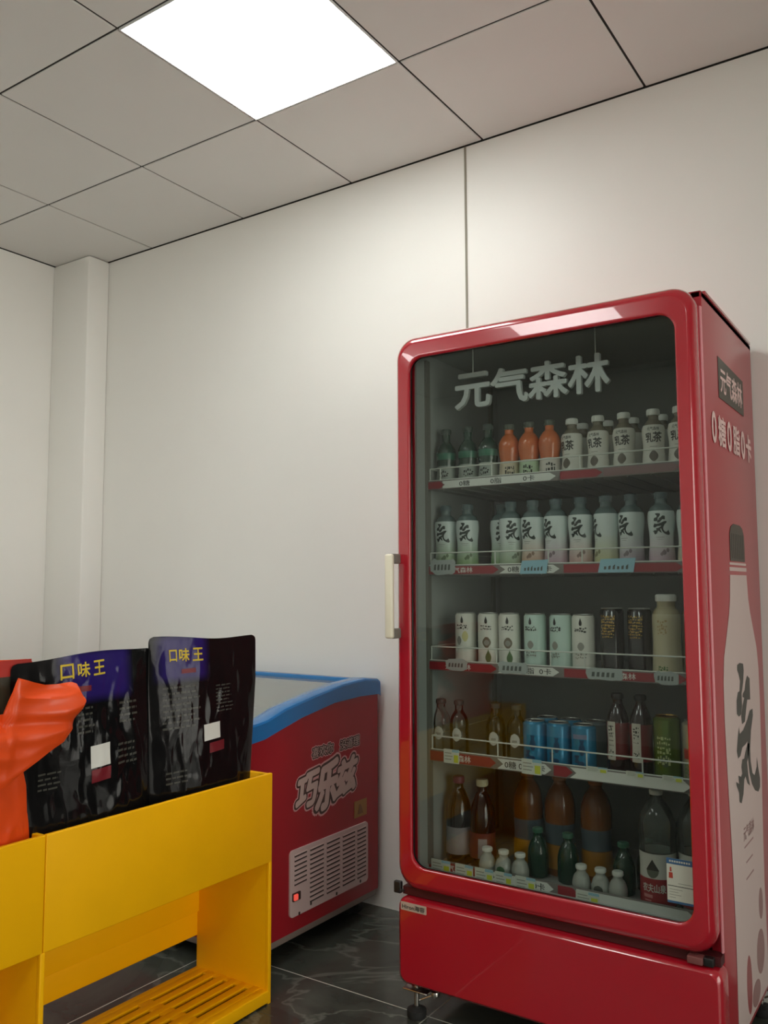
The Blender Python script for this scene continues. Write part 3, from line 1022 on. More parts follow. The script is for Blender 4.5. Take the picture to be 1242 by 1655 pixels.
BC = mat('can_blue', srgb(52, 142, 186), 0.22, metal=0.25, vary=0.1, vscale=40)
lidm = mat('can_lid', srgb(190, 192, 188), 0.3, metal=0.7)
for k, (x, y, back) in enumerate(((0.388, YR, 0), (0.457, YR, 0), (0.528, YR, 0), (0.392, YR + .075, 1), (0.462, YR + .075, 1), (0.533, YR + .075, 1))):
    lb = ('blue drink can next to the small clear bottles, front row', 'blue drink can in the middle of the front three', 'blue drink can with a pinkish band, beside the dark bottles',
          'blue drink can in the back row behind the leftmost can', 'blue drink can in the back row behind the middle can', 'grey-blue drink can in the back row nearest the dark bottles')[k]
    t = place('blue_can', x, SH[3][0], lb, 'can', 'blue cans on the fourth shelf', 0, y)
    f = can('can', t, 0.0325, 0.128, BC if k != 5 else mat('can_slate', srgb(96, 112, 116), 0.25, metal=0.3), lidm, 0.006)
    if not back:
        mb = MB()
        for j, (a0, z0, z1, ww) in enumerate(((.2, .05, .09, .5), (-.25, .03, .05, .45), (.1, .018, .035, .6))):
            wrap_patch(mb, a0, z0, z1, ww, f, 0, 0.0007, 6, lambda q_: .35 + .65 * abs(math.sin(q_ * 4 + j)))
        if k == 2:
            wrap_patch(mb, 0, .092, .104, 1.2, f, 1, 0.0007, 8)
        mb.build('printing', [mat('navy_print', srgb(22, 70, 108), 0.35), mat('pinkish_band', srgb(120, 128, 160), 0.35)], t)

for k, (x, y) in enumerate(((0.622, YR + .012), (0.682, YR))):
    pr = smooth_prof([(0.024, 0), (0.0285, 0.004), (0.029, 0.05), (0.0275, 0.09), (0.029, 0.13), (0.026, 0.155), (0.017, 0.18), (0.0125, 0.19), (0.0125, 0.20)])
    t = place('dark_bottle', x, SH[3][0], ('dark red-black bottle with upright white label, beside the blue cans', 'dark red-black bottle with upright white label, beside the green can')[k], 'bottle', 'dark bottles on the fourth shelf')
    MB().lathe(pr).build('body', [mat('dark_plum', srgb(34, 16, 16), 0.1, coat=0.3)], t)
    f = rfun(pr)
    mb = MB()
    mb.lathe(shell(pr, 0.05, 0.142, 0.0004), caps=False, mi=2)
    wrap_patch(mb, -.15 - .2 * (k == 0), 0.048, 0.145, 0.85, f, 0, 0.0009)
    squiggle(mb, f, -.15 - .2 * (k == 0), 0.056, 0.138, .5, 1, 9, 81 + k)
    mb.build('label', [mat('paper_label', srgb(206, 202, 190), 0.4), dark_p, mat('plum_sleeve', srgb(110, 30, 30), 0.3)], t)
    bottle_cap(0.2, 0.0148, 0.016, black, t)

t = place('green_can', 0.748, SH[3][0], 'shiny green and gold drink can near the right end of the fourth shelf', 'can', None)
f = can('can', t, 0.0335, 0.168, mat('can_green', srgb(96, 122, 44), 0.18, metal=0.45), mat('gold_lid', srgb(190, 150, 70), 0.25, metal=0.8), 0.006)
mb = MB()
squiggle(mb, f, 0, 0.05, 0.12, 1.0, 0, 6, 91)
wrap_patch(mb, .1, .045, .075, .8, f, 1, 0.0007, 8, lambda q_: math.sin(math.pi * (.1 + .8 * q_)))
mb.build('printing', [mat('pale_green_print', srgb(176, 186, 130), 0.4), mat('dark_green_print', srgb(52, 70, 30), 0.4)], t)
t = place('silver_can', 0.818, SH[3][0], 'silver drink can with a red mark at the right end of the fourth shelf', 'can', None)
f = can('can', t, 0.0325, 0.162, mat('can_silver', srgb(196, 190, 172), 0.22, metal=0.5), lidm, 0.006)
mb = MB()
wrap_patch(mb, -.4, .07, .095, .7, f, 0, 0.0007)
squiggle(mb, f, -.3, .02, .06, .8, 1, 4, 95)
mb.build('printing', [mat('red_print', srgb(170, 50, 44), 0.4), mat('leaf_green', srgb(88, 120, 70), 0.4)], t)

# bottom shelf
ZB = SH[4][0]


def big_bottle(name, x, y, label, group, mb_mat, prof, cap_m, bands, cap_r=0.0165):
    pr = smooth_prof(prof)
    t = thing(name, (x, y, ZB), label, 'bottle', group)
    MB().lathe(pr).build('body', [mb_mat], t)
    f = rfun(pr)
    for nm, z0, z1, m_, extra in bands:
        mb = MB()
        mb.lathe(shell(pr, z0, z1), caps=False)
        ms = [m_]
        if extra:
            ms += extra(mb, f)
        mb.build(nm, ms, t)
    bottle_cap(prof[-1][1], cap_r, 0.02, cap_m, t)
    return t


COLA = [(0.03, 0), (0.037, 0.005), (0.038, 0.05), (0.0355, 0.08), (0.0375, 0.12), (0.034, 0.16), (0.02, 0.2), (0.0135, 0.212), (0.0135, 0.225)]
dark_cola = mat('dark_cola', srgb(24, 14, 12), 0.08, coat=0.3)


def ex_grey(mb, f):
    squiggle(mb, f, 0, .05, .09, 1.0, 1, 3, 5)
    return [mat('grey_print', srgb(150, 150, 142), 0.4)]


big_bottle('cola_bottle', 0.130, YR + .03, 'dark bottle with pale label in the left corner of the bottom shelf', 'dark bottles on the bottom shelf', dark_cola, COLA, mat('magenta_cap', srgb(120, 40, 84), 0.4),
           [('label', .03, .105, mat('dusky_label', srgb(150, 140, 140), 0.4), ex_grey)])
big_bottle('cola_bottle', 0.207, YR + .03, 'dark bottle with red label and cream cap on the bottom shelf', 'dark bottles on the bottom shelf', dark_cola, COLA, mat('cream_cap', srgb(214, 206, 170), 0.4),
           [('label', .03, .10, mat('brown_red_label', srgb(112, 46, 40), 0.4), lambda mb, f: (wrap_patch(mb, .45, .032, .085, .7, f, 1), [mat('dusky_label', srgb(150, 140, 140), 0.4)])[1])])
JUICE = [(0.034, 0), (0.041, 0.006), (0.042, 0.06), (0.039, 0.1), (0.042, 0.15), (0.042, 0.19), (0.032, 0.225), (0.018, 0.245), (0.018, 0.255)]
oj = mat('orange_juice', srgb(112, 60, 12), 0.15, vary=0.1, vscale=12)
for k, x in enumerate((0.318, 0.415, 0.520)):
    big_bottle('orange_juice_bottle', x, YR + .10, ('large orange juice bottle next to the dark bottles on the bottom shelf', 'large orange juice bottle in the middle of three on the bottom shelf', 'large orange juice bottle beside the empty dark space on the bottom shelf')[k],
               'large orange juice bottles on the bottom shelf', oj, JUICE, mat('orange_cap', srgb(150, 84, 30), 0.4), [('label', .085, .14, mat('blue_grey_label', srgb(70, 84, 92), 0.4), None), ('lower_label', .02, .084, mat('amber_label', srgb(150, 100, 20), 0.35), None)], 0.02)
SMALL = [(0.018, 0), (0.023, 0.003), (0.024, 0.02), (0.024, 0.028), (0.0195, 0.045), (0.0125, 0.054), (0.0125, 0.062)]
wc = glassy('milky_plastic', (0.8, 0.84, 0.82), 1.45, 0.05, srgb(216, 222, 214), 0.5)
for k, x in enumerate((0.246, 0.296, 0.346, 0.520, 0.572, 0.618)):
    t = thing('yogurt_bottle', (x, SF + .034, ZB), ('small milky bottle left of the one with the green emblem', 'small milky bottle with a green round emblem', 'small milky bottle right of the green emblem one',
                                             'small milky bottle left of the one with the dark emblem', 'small milky bottle with a dark round emblem', 'small milky bottle just left of the large water bottle')[k], 'bottle', 'small milky bottles at the front of the bottom shelf')
    pr = smooth_prof(SMALL)
    MB().lathe(pr).build('body', [wc], t)
    f = rfun(pr)
    if k in (1, 4):
        mb = MB()
        wrap_patch(mb, .05, .012, .034, 1.0, f, 0, .0008, 10, lambda q_: math.sqrt(max(0.02, 1 - (2 * q_ - 1) ** 2)))
        mb.build('emblem', [mat('emblem_green' if k == 1 else 'emblem_dark', srgb(*((40, 92, 66) if k == 1 else (60, 66, 60))), 0.4)], t)
    bottle_cap(0.062, 0.014, 0.011, mat('milky_cap', srgb(220, 224, 216), 0.4), t)
GREEN = [(0.022, 0), (0.028, 0.004), (0.029, 0.05), (0.027, 0.075), (0.02, 0.095), (0.0125, 0.108), (0.0125, 0.118)]
gg = mat('green_bottle', srgb(18, 54, 40), 0.1, spec=0.6)
for k, (x, y) in enumerate(((0.372, -.455), (0.462, -.46), (0.615, -.46), (0.66, -.40))):
    t = thing('green_bottle', (x, y, ZB), ('short green bottle between the left and middle orange juice bottles', 'short green bottle between the middle and right orange juice bottles', 'short green bottle standing left of the large water bottle',
                                      'short green bottle behind and left of the large water bottle')[k], 'bottle', 'short green bottles on the bottom shelf')
    MB().lathe(smooth_prof(GREEN)).build('body', [gg], t)
    bottle_cap(0.118, 0.0145, 0.013, mat('green_cap', srgb(60, 110, 88), 0.4), t)

WATER = [(0.036, 0), (0.043, 0.006), (0.044, 0.05), (0.0425, 0.1), (0.044, 0.14), (0.044, 0.165), (0.0465, 0.185), (0.045, 0.21), (0.034, 0.238), (0.018, 0.262), (0.0145, 0.268), (0.0145, 0.274)]
for k, (x, y) in enumerate(((0.716, YR - .003), (0.804, YR + .03))):
    pr = smooth_prof(WATER)
    t = thing('water_bottle', (x, y, ZB), ('large clear water bottle with red and white label on the bottom shelf', 'large clear water bottle half behind the price notice at the right end')[k], 'bottle', 'large water bottles on the bottom shelf')
    MB().lathe(pr).build('body', [glassy('water_plastic', (0.8, 0.85, 0.83), 1.4, 0.02, srgb(150, 156, 150), 0.18)], t)
    f = rfun(pr)
    mb = MB()
    mb.lathe(shell(pr, .012, .078), caps=False, mi=1)
    mb.lathe(shell(pr, .078, .138), caps=False, mi=0)
    mb.lathe(shell(pr, .138, .1405, 0.0008), caps=False, mi=2)
    a = -0.02
    wrap_patch(mb, a, .098, .124, .75, f, 2, .0009, 10, lambda q_: 1.02 - q_)
    wrap_patch(mb, a, .080, .098, .70, f, 3, .0009, 10, lambda q_: math.sqrt(max(.03, 1 - (1 - q_) ** 2)))
    wrap_text(mb, '农夫山泉', a + .05, .056, .058, .020, f, 0, .02)
    wrap_patch(mb, a - .3, .032, .040, .55, f, 4)
    wrap_patch(mb, a - .3, .024, .027, .4, f, 4)
    mb.build('label', [mat('water_label', srgb(206, 208, 200), 0.35), mat('water_label_red', srgb(150, 44, 50), 0.35), dark_p, mat('peak_grey', srgb(96, 104, 92), 0.4), mat('pale_red', srgb(196, 130, 130), 0.4)], t)
    bottle_cap(.274, .016, .012, mat('white_cap', srgb(232, 234, 228), 0.35), t)

# price tags clipped over the strips
tag_w = mat('tag_paper', srgb(214, 220, 208), 0.4)
tag_y = mat('tag_yellow', srgb(206, 214, 70), 0.4)
tag_b = mat('tag_blue', srgb(150, 196, 214), 0.4)
tag_g = mat('tag_grey', srgb(168, 178, 176), 0.4)
pt = dict(line=mat('grey_print', srgb(150, 150, 142), 0.4))


def price_tag(x0, x1, z0, z1, label, group, style='std'):
    t = thing('price_tag', ((x0 + x1) / 2, SF - 0.0065, z0), label, 'price tag', group)
    w_, h_ = x1 - x0, z1 - z0
    T = front((-w_ / 2, 0, 0))
    mb = MB()
    if style == 'std':
        mb.prism(rrect(0, w_, 0, h_, .002, 2), 0, .001, 0, T)
        mb.prism([(w_ * .66, h_ * .08), (w_ * .94, h_ * .08), (w_ * .94, h_ * .62), (w_ * .66, h_ * .62)], .001, .0014, 1, T)
        for j in range(3):
            z = h_ * (.25 + .22 * j)
            mb.prism([(w_ * .08, z), (w_ * (.5 + .08 * (j % 2)), z), (w_ * (.5 + .08 * (j % 2)), z + h_ * .06), (w_ * .08, z + h_ * .06)], .001, .0014, 3, T)
        mb.prism([(w_ * .55, h_ * .8), (w_, h_ * .8), (w_, h_), (w_ * .55, h_)], .001, .0014, 2, T)
    elif style == 'blue':
        mb.prism([(0, 0), (w_ * .93, 0), (w_, h_), (w_ * .08, h_ * .95)], 0, .001, 2, T)
        for j in range(6):
            xx = w_ * (.16 + .115 * j)
            mb.prism([(xx, h_ * .22), (xx + w_ * .06, h_ * .22), (xx + w_ * .07, h_ * (.42 + .08 * (j % 3))), (xx + w_ * .01, h_ * .44)], .001, .0014, 4, T)
    elif style == 'cut':
        n = 22
        rnd = random.Random(int(x0 * 1000))
        pw = lambda c: math.copysign(abs(c) ** .45, c)
        poly = [(w_ * (.5 + .5 * pw(math.cos(2 * math.pi * k / n)) * rnd.uniform(.86, 1)), h_ * (.5 + .5 * pw(math.sin(2 * math.pi * k / n)) * rnd.uniform(.72, 1))) for k in range(n)]
        mb.prism(poly, 0, .001, 5, T)
        for j in range(5):
            xx = w_ * (.16 + .13 * j)
            mb.prism([(xx, h_ * .3), (xx + w_ * .08, h_ * .3), (xx + w_ * .09, h_ * .62), (xx + w_ * .02, h_ * .6)], .001, .0014, 4, T)
    mb.build('card', [tag_w, tag_y, tag_b, pt['line'], mat('tag_ink', srgb(84, 92, 88), 0.5), tag_g], t)


gB = 'white price tags along the bottom shelf'
for k, (a, b) in enumerate(((.088, .150), (.166, .222), (.228, .284), (.289, .340), (.350, .408))):
    price_tag(a, b, .375, .412, '%s white and yellow price tag from the left on the bottom shelf' % G[k], gB)
price_tag(.52, .582, .373, .406, 'white and yellow price tag in front of the small bottles near the water bottle', gB)
price_tag(.132, .182, .684, .723, 'white and yellow price tag at the left of the fourth shelf, under the clear bottles', 'price tags on the fourth shelf')
price_tag(.374, .432, .682, .722, 'white and yellow price tag under the blue cans', 'price tags on the fourth shelf')
for k, (a, b) in enumerate(((.556, .612), (.66, .705), (.75, .80))):
    price_tag(a, b, .708, .722, ('narrow pale price tag under the dark bottles', 'narrow pale price tag left of the green can', 'narrow pale price tag under the green can')[k], 'narrow price tags on the fourth shelf')
price_tag(.378, .462, 1.218, 1.256, 'light blue slanted price tag in the middle of the second shelf', 'light blue tags on the second shelf', 'blue')
price_tag(.600, .700, 1.219, 1.256, 'light blue slanted price tag near the right of the second shelf', 'light blue tags on the second shelf', 'blue')
price_tag(.090, .180, 1.216, 1.268, 'irregular pale cut-out tag at the left end of the second shelf', None, 'cut')
price_tag(.138, .215, .944, .980, 'pale cut-out tag at the left end of the third shelf', 'cut-out tags on the third shelf', 'cut')
price_tag(.306, .400, .942, .982, 'pale cut-out tag under the mint cans on the third shelf', 'cut-out tags on the third shelf', 'cut')
price_tag(.560, .660, .940, .978, 'grey-green cut-out tag under the black cans', 'cut-out tags on the third shelf', 'cut')
price_tag(.735, .800, .940, .976, 'grey-green cut-out tag under the beige bottle', 'cut-out tags on the third shelf', 'cut')

# notice stuck on the door glass
nt_ = thing('notice_card', (0.816, -0.6535, 0.456), 'white notice with blue header stuck on the lower right of the fridge glass', 'notice')
mb = MB()
T = front((-0.034, 0, 0))
W_, H_ = 0.064, 0.100
mb.prism([(0, 0), (W_, 0), (W_, H_), (0, H_)], 0, .0008, 0, T)
mb.prism([(0, H_ * .87), (W_, H_ * .87), (W_, H_), (0, H_)], .0008, .0011, 1, T)
mb.prism([(0, 0), (W_, 0), (W_, H_ * .05), (0, H_ * .05)], .0008, .0011, 1, T)
mb.prism([(W_ * .03, H_ * .375), (W_ * .97, H_ * .375), (W_ * .97, H_ * .39), (W_ * .03, H_ * .39)], .0008, .0011, 3, T)
mb.prism([(W_ * .07, H_ * .55), (W_ * .22, H_ * .55), (W_ * .21, H_ * .68), (W_ * .08, H_ * .68)], .0008, .0011, 2, T)
mb.prism([(W_ * .11, H_ * .70), (W_ * .18, H_ * .70), (W_ * .17, H_ * .80), (W_ * .12, H_ * .80)], .0008, .0011, 2, T)
for z, a, b in ((.445, .4, .9), (.30, .08, .55), (.24, .08, .4), (.18, .08, .5), (.12, .08, .3)):
    mb.prism([(W_ * a, H_ * z), (W_ * b, H_ * z), (W_ * b, H_ * (z + .012)), (W_ * a, H_ * (z + .012))], .0008, .0011, 4, T)
for j in range(9):
    xx = W_ * (.1 + .085 * j)
    mb.prism([(xx, H_ * .915), (xx + W_ * .06, H_ * .915), (xx + W_ * .06, H_ * .955), (xx, H_ * .955)], .0011, .0013, 0, T)
mb.build('card', [mat('notice_white', srgb(222, 220, 208), 0.4), mat('notice_blue', srgb(62, 104, 150), 0.4), mat('notice_red', srgb(190, 70, 56), 0.4), dark_p, pt['line']], nt_)

# ------------------------------------------------------------------ chest freezer (end face towards the fridge)
FE, FL = -0.45, -1.62
fz = thing('chest_freezer', (0, 0, 0), 'low red ice cream chest freezer with blue rim, left of the tall fridge', 'freezer')
TOPP = [(-0.725, .708), (-0.678, .712), (-0.605, .730), (-0.495, .756), (-0.312, .784), (-0.157, .790), (-0.040, .786)]
body = [(-0.725, .082)] + TOPP + [(-0.040, .082)]
TX = frame((0, 0, 0), (0, 1, 0), (0, 0, 1))     # local x -> y, local y -> z, local z -> +x
mb = MB()
mb.prism(body, FE - 0.02, FE, 0, TX)
mb.prism(body, FL, FL + 0.02, 0, TX)
mb.box(FL + .01, FE - .01, -0.7245, -0.70, .083, .707, 0)
mb.box(FL + .01, FE - .01, -0.06, -0.0405, .083, .785, 0)
mb.box(FL + .01, FE - .01, -0.724, -0.041, .083, .12, 0)
fb = mb.build('body', [red_frz], fz)
mb = MB()
for a in (FE - 0.055, FL + 0.05):
    mb.box(a, a + 0.005, -0.70, -0.06, .12, .70, 0)
mb.box(FL + 0.05, FE - 0.05, -0.69, -0.665, .12, .70, 0)
mb.box(FL + 0.05, FE - 0.05, -0.09, -0.06, .12, .775, 0)
mb.box(FL + 0.02, FE - 0.02, -0.70, -0.06, .42, .44, 0)
mb.build('liner', [mat('freezer_liner', srgb(205, 212, 208), 0.5)], fz)
mb = MB()
mb.box(FL + .01, FE - .002, -0.722, -0.05, .06, .084, 0, .003)
mb.build('skirt', [mat('skirt_grey', srgb(120, 108, 100), 0.5)], fz)
rim_o = [(-0.745, .712), (-0.745, .750), (-0.735, .762), (-0.70, .765), (-0.661, .770), (-0.574, .795), (-0.428, .820), (-0.267, .842), (-0.125, .850), (-0.045, .842), (-0.030, .832), (-0.028, .784)]
rim_i = [(y, z) for y, z in TOPP[::-1]]
mb = MB()
poly = rim_o + [(-0.04, .784)] + [(y, z - .002) for y, z in TOPP[::-1]]


def band(x0, x1, outline, mi=0, lip=0.008):
    """Curved end rail with softly rounded outer and inner long edges."""
    def ins(p, d):
        yc_, zc_ = -0.38, .77
        return [(y + (d if y < yc_ else -d) * .3, z - d if i < 12 else z) for i, (y, z) in enumerate(p)]
    ls = []
    for x, d in ((x0, lip), (x0 + lip * .35, lip * .3), (x0 + lip, 0), (x1 - lip, 0), (x1 - lip * .35, lip * .3), (x1, lip)):
        ls.append([(x, y, z) for y, z in ins(outline, d)])
    mb.loft(ls, mi)
    mb.add(ls[0], [tuple(range(len(outline)))], mi)
    mb.add(ls[-1], [tuple(range(len(outline)))], mi)


band(FE - 0.060, FE + 0.008, poly)
band(FL - 0.008, FL + 0.060, poly)
mb.box(FL + .01, FE - .01, -0.075, -0.0305, .785, .838, 0, .010)
mb.box(FL + .01, FE - .01, -0.7445, -0.690, .713, .760, 0, .012)
mb.build('rim', [blue], fz)
GP = [(-0.70, .744), (-0.64, .750), (-0.56, .772), (-0.42, .796), (-0.26, .815), (-0.12, .821), (-0.07, .820)]
for k, (a, b, dz) in enumerate(((FE - 0.62, FE - 0.058, 0.0), (FL + .06, FE - 0.60, -.008))):
    mb = MB()
    mb.loft([[(x, y, z + dz + o_) for y, z in GP] for x, o_ in ((a, 0), (b, 0), (b, .004), (a, .004), (a, 0))], 0, False)
    g_ = mb.build('glass_lid', [glassy('freezer_glass', (0.92, 0.95, 0.94), 1.6, 0.04, srgb(214, 220, 214), 0.4)], fz)
    mb = MB()
    for x in (a + .004, b - .004):
        mb.loft([[(x + dx, y, z + dz + do) for y, z in GP] for dx, do in ((-.006, -.003), (.006, -.003), (.006, .007), (-.006, .007), (-.006, -.003))], 0, False)
    mb.build('lid_frame', [mat('lid_frame_blue', srgb(30, 90, 140), 0.3)], g_)

# grille, switch, logo, sticker on the end face
XF = FE + 0.0006
mb = MB()
gy0, gy1, gz0, gz1 = -0.546, -0.112, 0.130, 0.338
gm = mat('grille_plastic', srgb(196, 176, 172), 0.45)
mb.prism(rrect(gy0, gy1, gz0, gz1, .014, 5), 0, .006, 0, side((FE, 0, 0)))
cols = [(-.525, -.462), (-.445, -.372), (-.355, -.282), (-.265, -.192), (-.178, -.125)]
for j, (a, b) in enumerate(cols):
    for k in range(12 if j not in (0,) else 7):
        z = gz1 - .024 - k * .0148
        mb.prism([(a, z), (b, z + .002), (b, z + .0075), (a, z + .0055)], .006, .0064, 1, side((FE, 0, 0)))
        mb.prism([(a, z + .0055), (b, z + .0075), (b, z + .010), (a, z + .008)], .006, .0078, 0, side((FE, 0, 0)))
for y, z in ((-.50, .133), (-.44, .146), (-.30, .137), (-.16, .139)):
    mb.prism(rrect(y - .004, y + .004, z - .004, z + .006, .002, 2), .006, .0068, 1, side((FE, 0, 0)))
gr = mb.build('vent_grille', [gm, mat('slot_dark', srgb(52, 42, 40), 0.7)], fb)
mb = MB()
mb.prism(rrect(-.536, -.497, .179, .205, .003, 3), .006, .010, 0, side((FE, 0, 0)))
mb.prism(rrect(-.533, -.515, .183, .201, .002, 3), .010, .0145, 1, side((FE, 0, 0)))
so = mb.build('power_switch', [mat('switch_dark', srgb(62, 40, 36), 0.4), mat('switch_red', srgb(214, 70, 66), 0.3, emit=((1.0, .12, .08), .5))], gr)
so['label'] = 'red rocker switch in a dark surround'


def shear_fn(k_, curve=0.0):
    return lambda x, y: (x + k_ * y, y + curve * x, 0)


logo_b = mat('logo_brown', srgb(58, 40, 34), 0.4)
logo_o = mat('logo_outline', srgb(206, 160, 158), 0.4)
logo_c = mat('logo_cream', srgb(190, 172, 164), 0.4)
mb = MB()


def layer(body, y, z, w_, h_, sh, slope, bold, e_, mi):
    n_ = len(body)
    text(mb, body, w_, h_, side((XF + e_, y, z)), mi, bold, lambda a, b, e: (a + sh * b, b + slope * a, e), None)


for ch, y, z, w_, h_ in (('巧', -.455, .512, .105, .105), ('乐', -.345, .510, .110, .145), ('兹', -.235, .522, .110, .115)):
    for bold, e_, mi in ((.16, 0, 1), (.115, .0005, 0), (.055, .001, 2)):
        layer(ch, y, z, w_, h_, .16, .14, bold, e_, mi)
for wd, y, z in (('喜欢你', -.372, .629), ('没道理', -.217, .632)):
    for bold, e_, mi in ((.22, 0, 1), (.13, .0005, 0), (.0, .001, 2)):
        layer(wd, y, z, .115, .033, .05, .03, bold, e_, mi)
lo = mb.build('logo_lettering', [logo_b, logo_o, logo_c], fb)
lo['label'] = 'cream lettering with dark brown outline'
mb = MB()
mb.prism([(-.190, .362), (-.113, .362), (-.113, .420), (-.190, .420)], 0, .0008, 0, side((XF, 0, 0)))
mb.prism([(-.170, .372), (-.135, .372), (-.150, .405), (-.160, .405)], .0008, .0011, 1, side((XF, 0, 0)))
mb.build('sticker', [mat('gold_sticker', srgb(150, 112, 52), 0.4), mat('gold_dark', srgb(120, 84, 44), 0.4)], fb)
for x in (FE - .06, FL + .06):
    for y in (-.66, -.10):
        mb = MB()
        mb.lathe([(.006, -.012), (.026, -.012), (.028, -.008), (.028, .008), (.026, .012), (.006, .012)], seg=20, T=Matrix.Translation((x, y, .028)) @ Matrix.Rotation(math.pi / 2, 4, 'X'))
        mb.box(x - .012, x + .012, y - .018, y + .018, .05, .062, 1)
        mb.box(x - .008, x + .008, y - .018, y - .014, .024, .056, 1)
        mb.box(x - .008, x + .008, y + .014, y + .018, .024, .056, 1)
        mb.build('caster', [rubber, steel], fz)

# ------------------------------------------------------------------ yellow display rack
RX, RB = -0.315, -0.605       # front face and back
RY0, RYM, RY1 = -2.29, -1.530, -0.782
rk = thing('display_rack', (0, 0, 0), 'bright yellow plastic display rack with snack bags on its top tray', 'rack')
th = 0.012
ZT, ZL = 0.643, 0.392
for a, b in ((RY0, RYM - .001), (RYM + .001, RY1)):
    MB().box(RX - th, RX, a, b, ZL, ZT, 0, .0025).build('front_panel', [yellow], rk)
    mb = MB()
    z0, z1 = .200, ZT
    mb.box(RB, RB + .008, a + .002, b - .002, z0, .268, 0, .002)
    mb.box(RB, RB + .008, a + .002, b - .002, .318, z1, 0, .002)
    n = 10
    st = (b - a - .004) / n
    for k in range(n + 1):
        y = min(max(a + .002 + k * st - .018, a + .002), b - .038)
        mb.box(RB, RB + .008, y, y + .036, .266, .320, 0)
    mb.build('rear_panel', [yellow], rk)
    MB().box(RB - .034, RB + .002, a + .002, b - .002, .128, .204, 0, .003).build('rear_rail', [yellow], rk)
    mb = MB()
    zt = .405
    mb.box(RB + .008, RX - th, a + .004, b - .004, zt, zt + .008, 0, .002)
    mb.build('tray', [yellow], rk)
    mb = MB()          # slatted bottom shelf
    zs = .038
    xa, xb = RB, RX
    mb.box(xa, xa + .022, a + .008, b - .008, zs - .014, zs, 0, .002)
    mb.box(xb - .028, xb, a + .008, b - .008, zs - .034, zs, 0, .003)
    ny = 3
    ys_ = [a + .012 + (b - a - .024) * k / ny for k in range(ny + 1)]
    for y in ys_:
        mb.box(xa + .01, xb - .01, max(y - .022, a + .008), min(y + .022, b - .008), zs - .010, zs - .0005, 0, .002)
    nx = 6
    for k in range(nx):
        x = xa + .034 + (xb - xa - .076) * k / (nx - 1)
        mb.box(x - .0135, x + .0135, a + .008, b - .008, zs - .011, zs, 0, .002)
    mb.build('bottom_shelf', [yellow], rk)
for k, y in enumerate((RY0, RYM, RY1)):
    y0 = y - .006 if k == 1 else (y if k == 0 else y - th)
    mb = MB()
    x1 = RX - th if k != 1 else RX - th
    mb.box(RB, x1, y0, y0 + th, 0, ZT - .002, 0, .002)
    mb.box(x1 - .002, RX, y0, y0 + th, 0, ZL + .001, 0, .002)
    mb.build('end_panel' if k != 1 else 'divider', [yellow], rk)


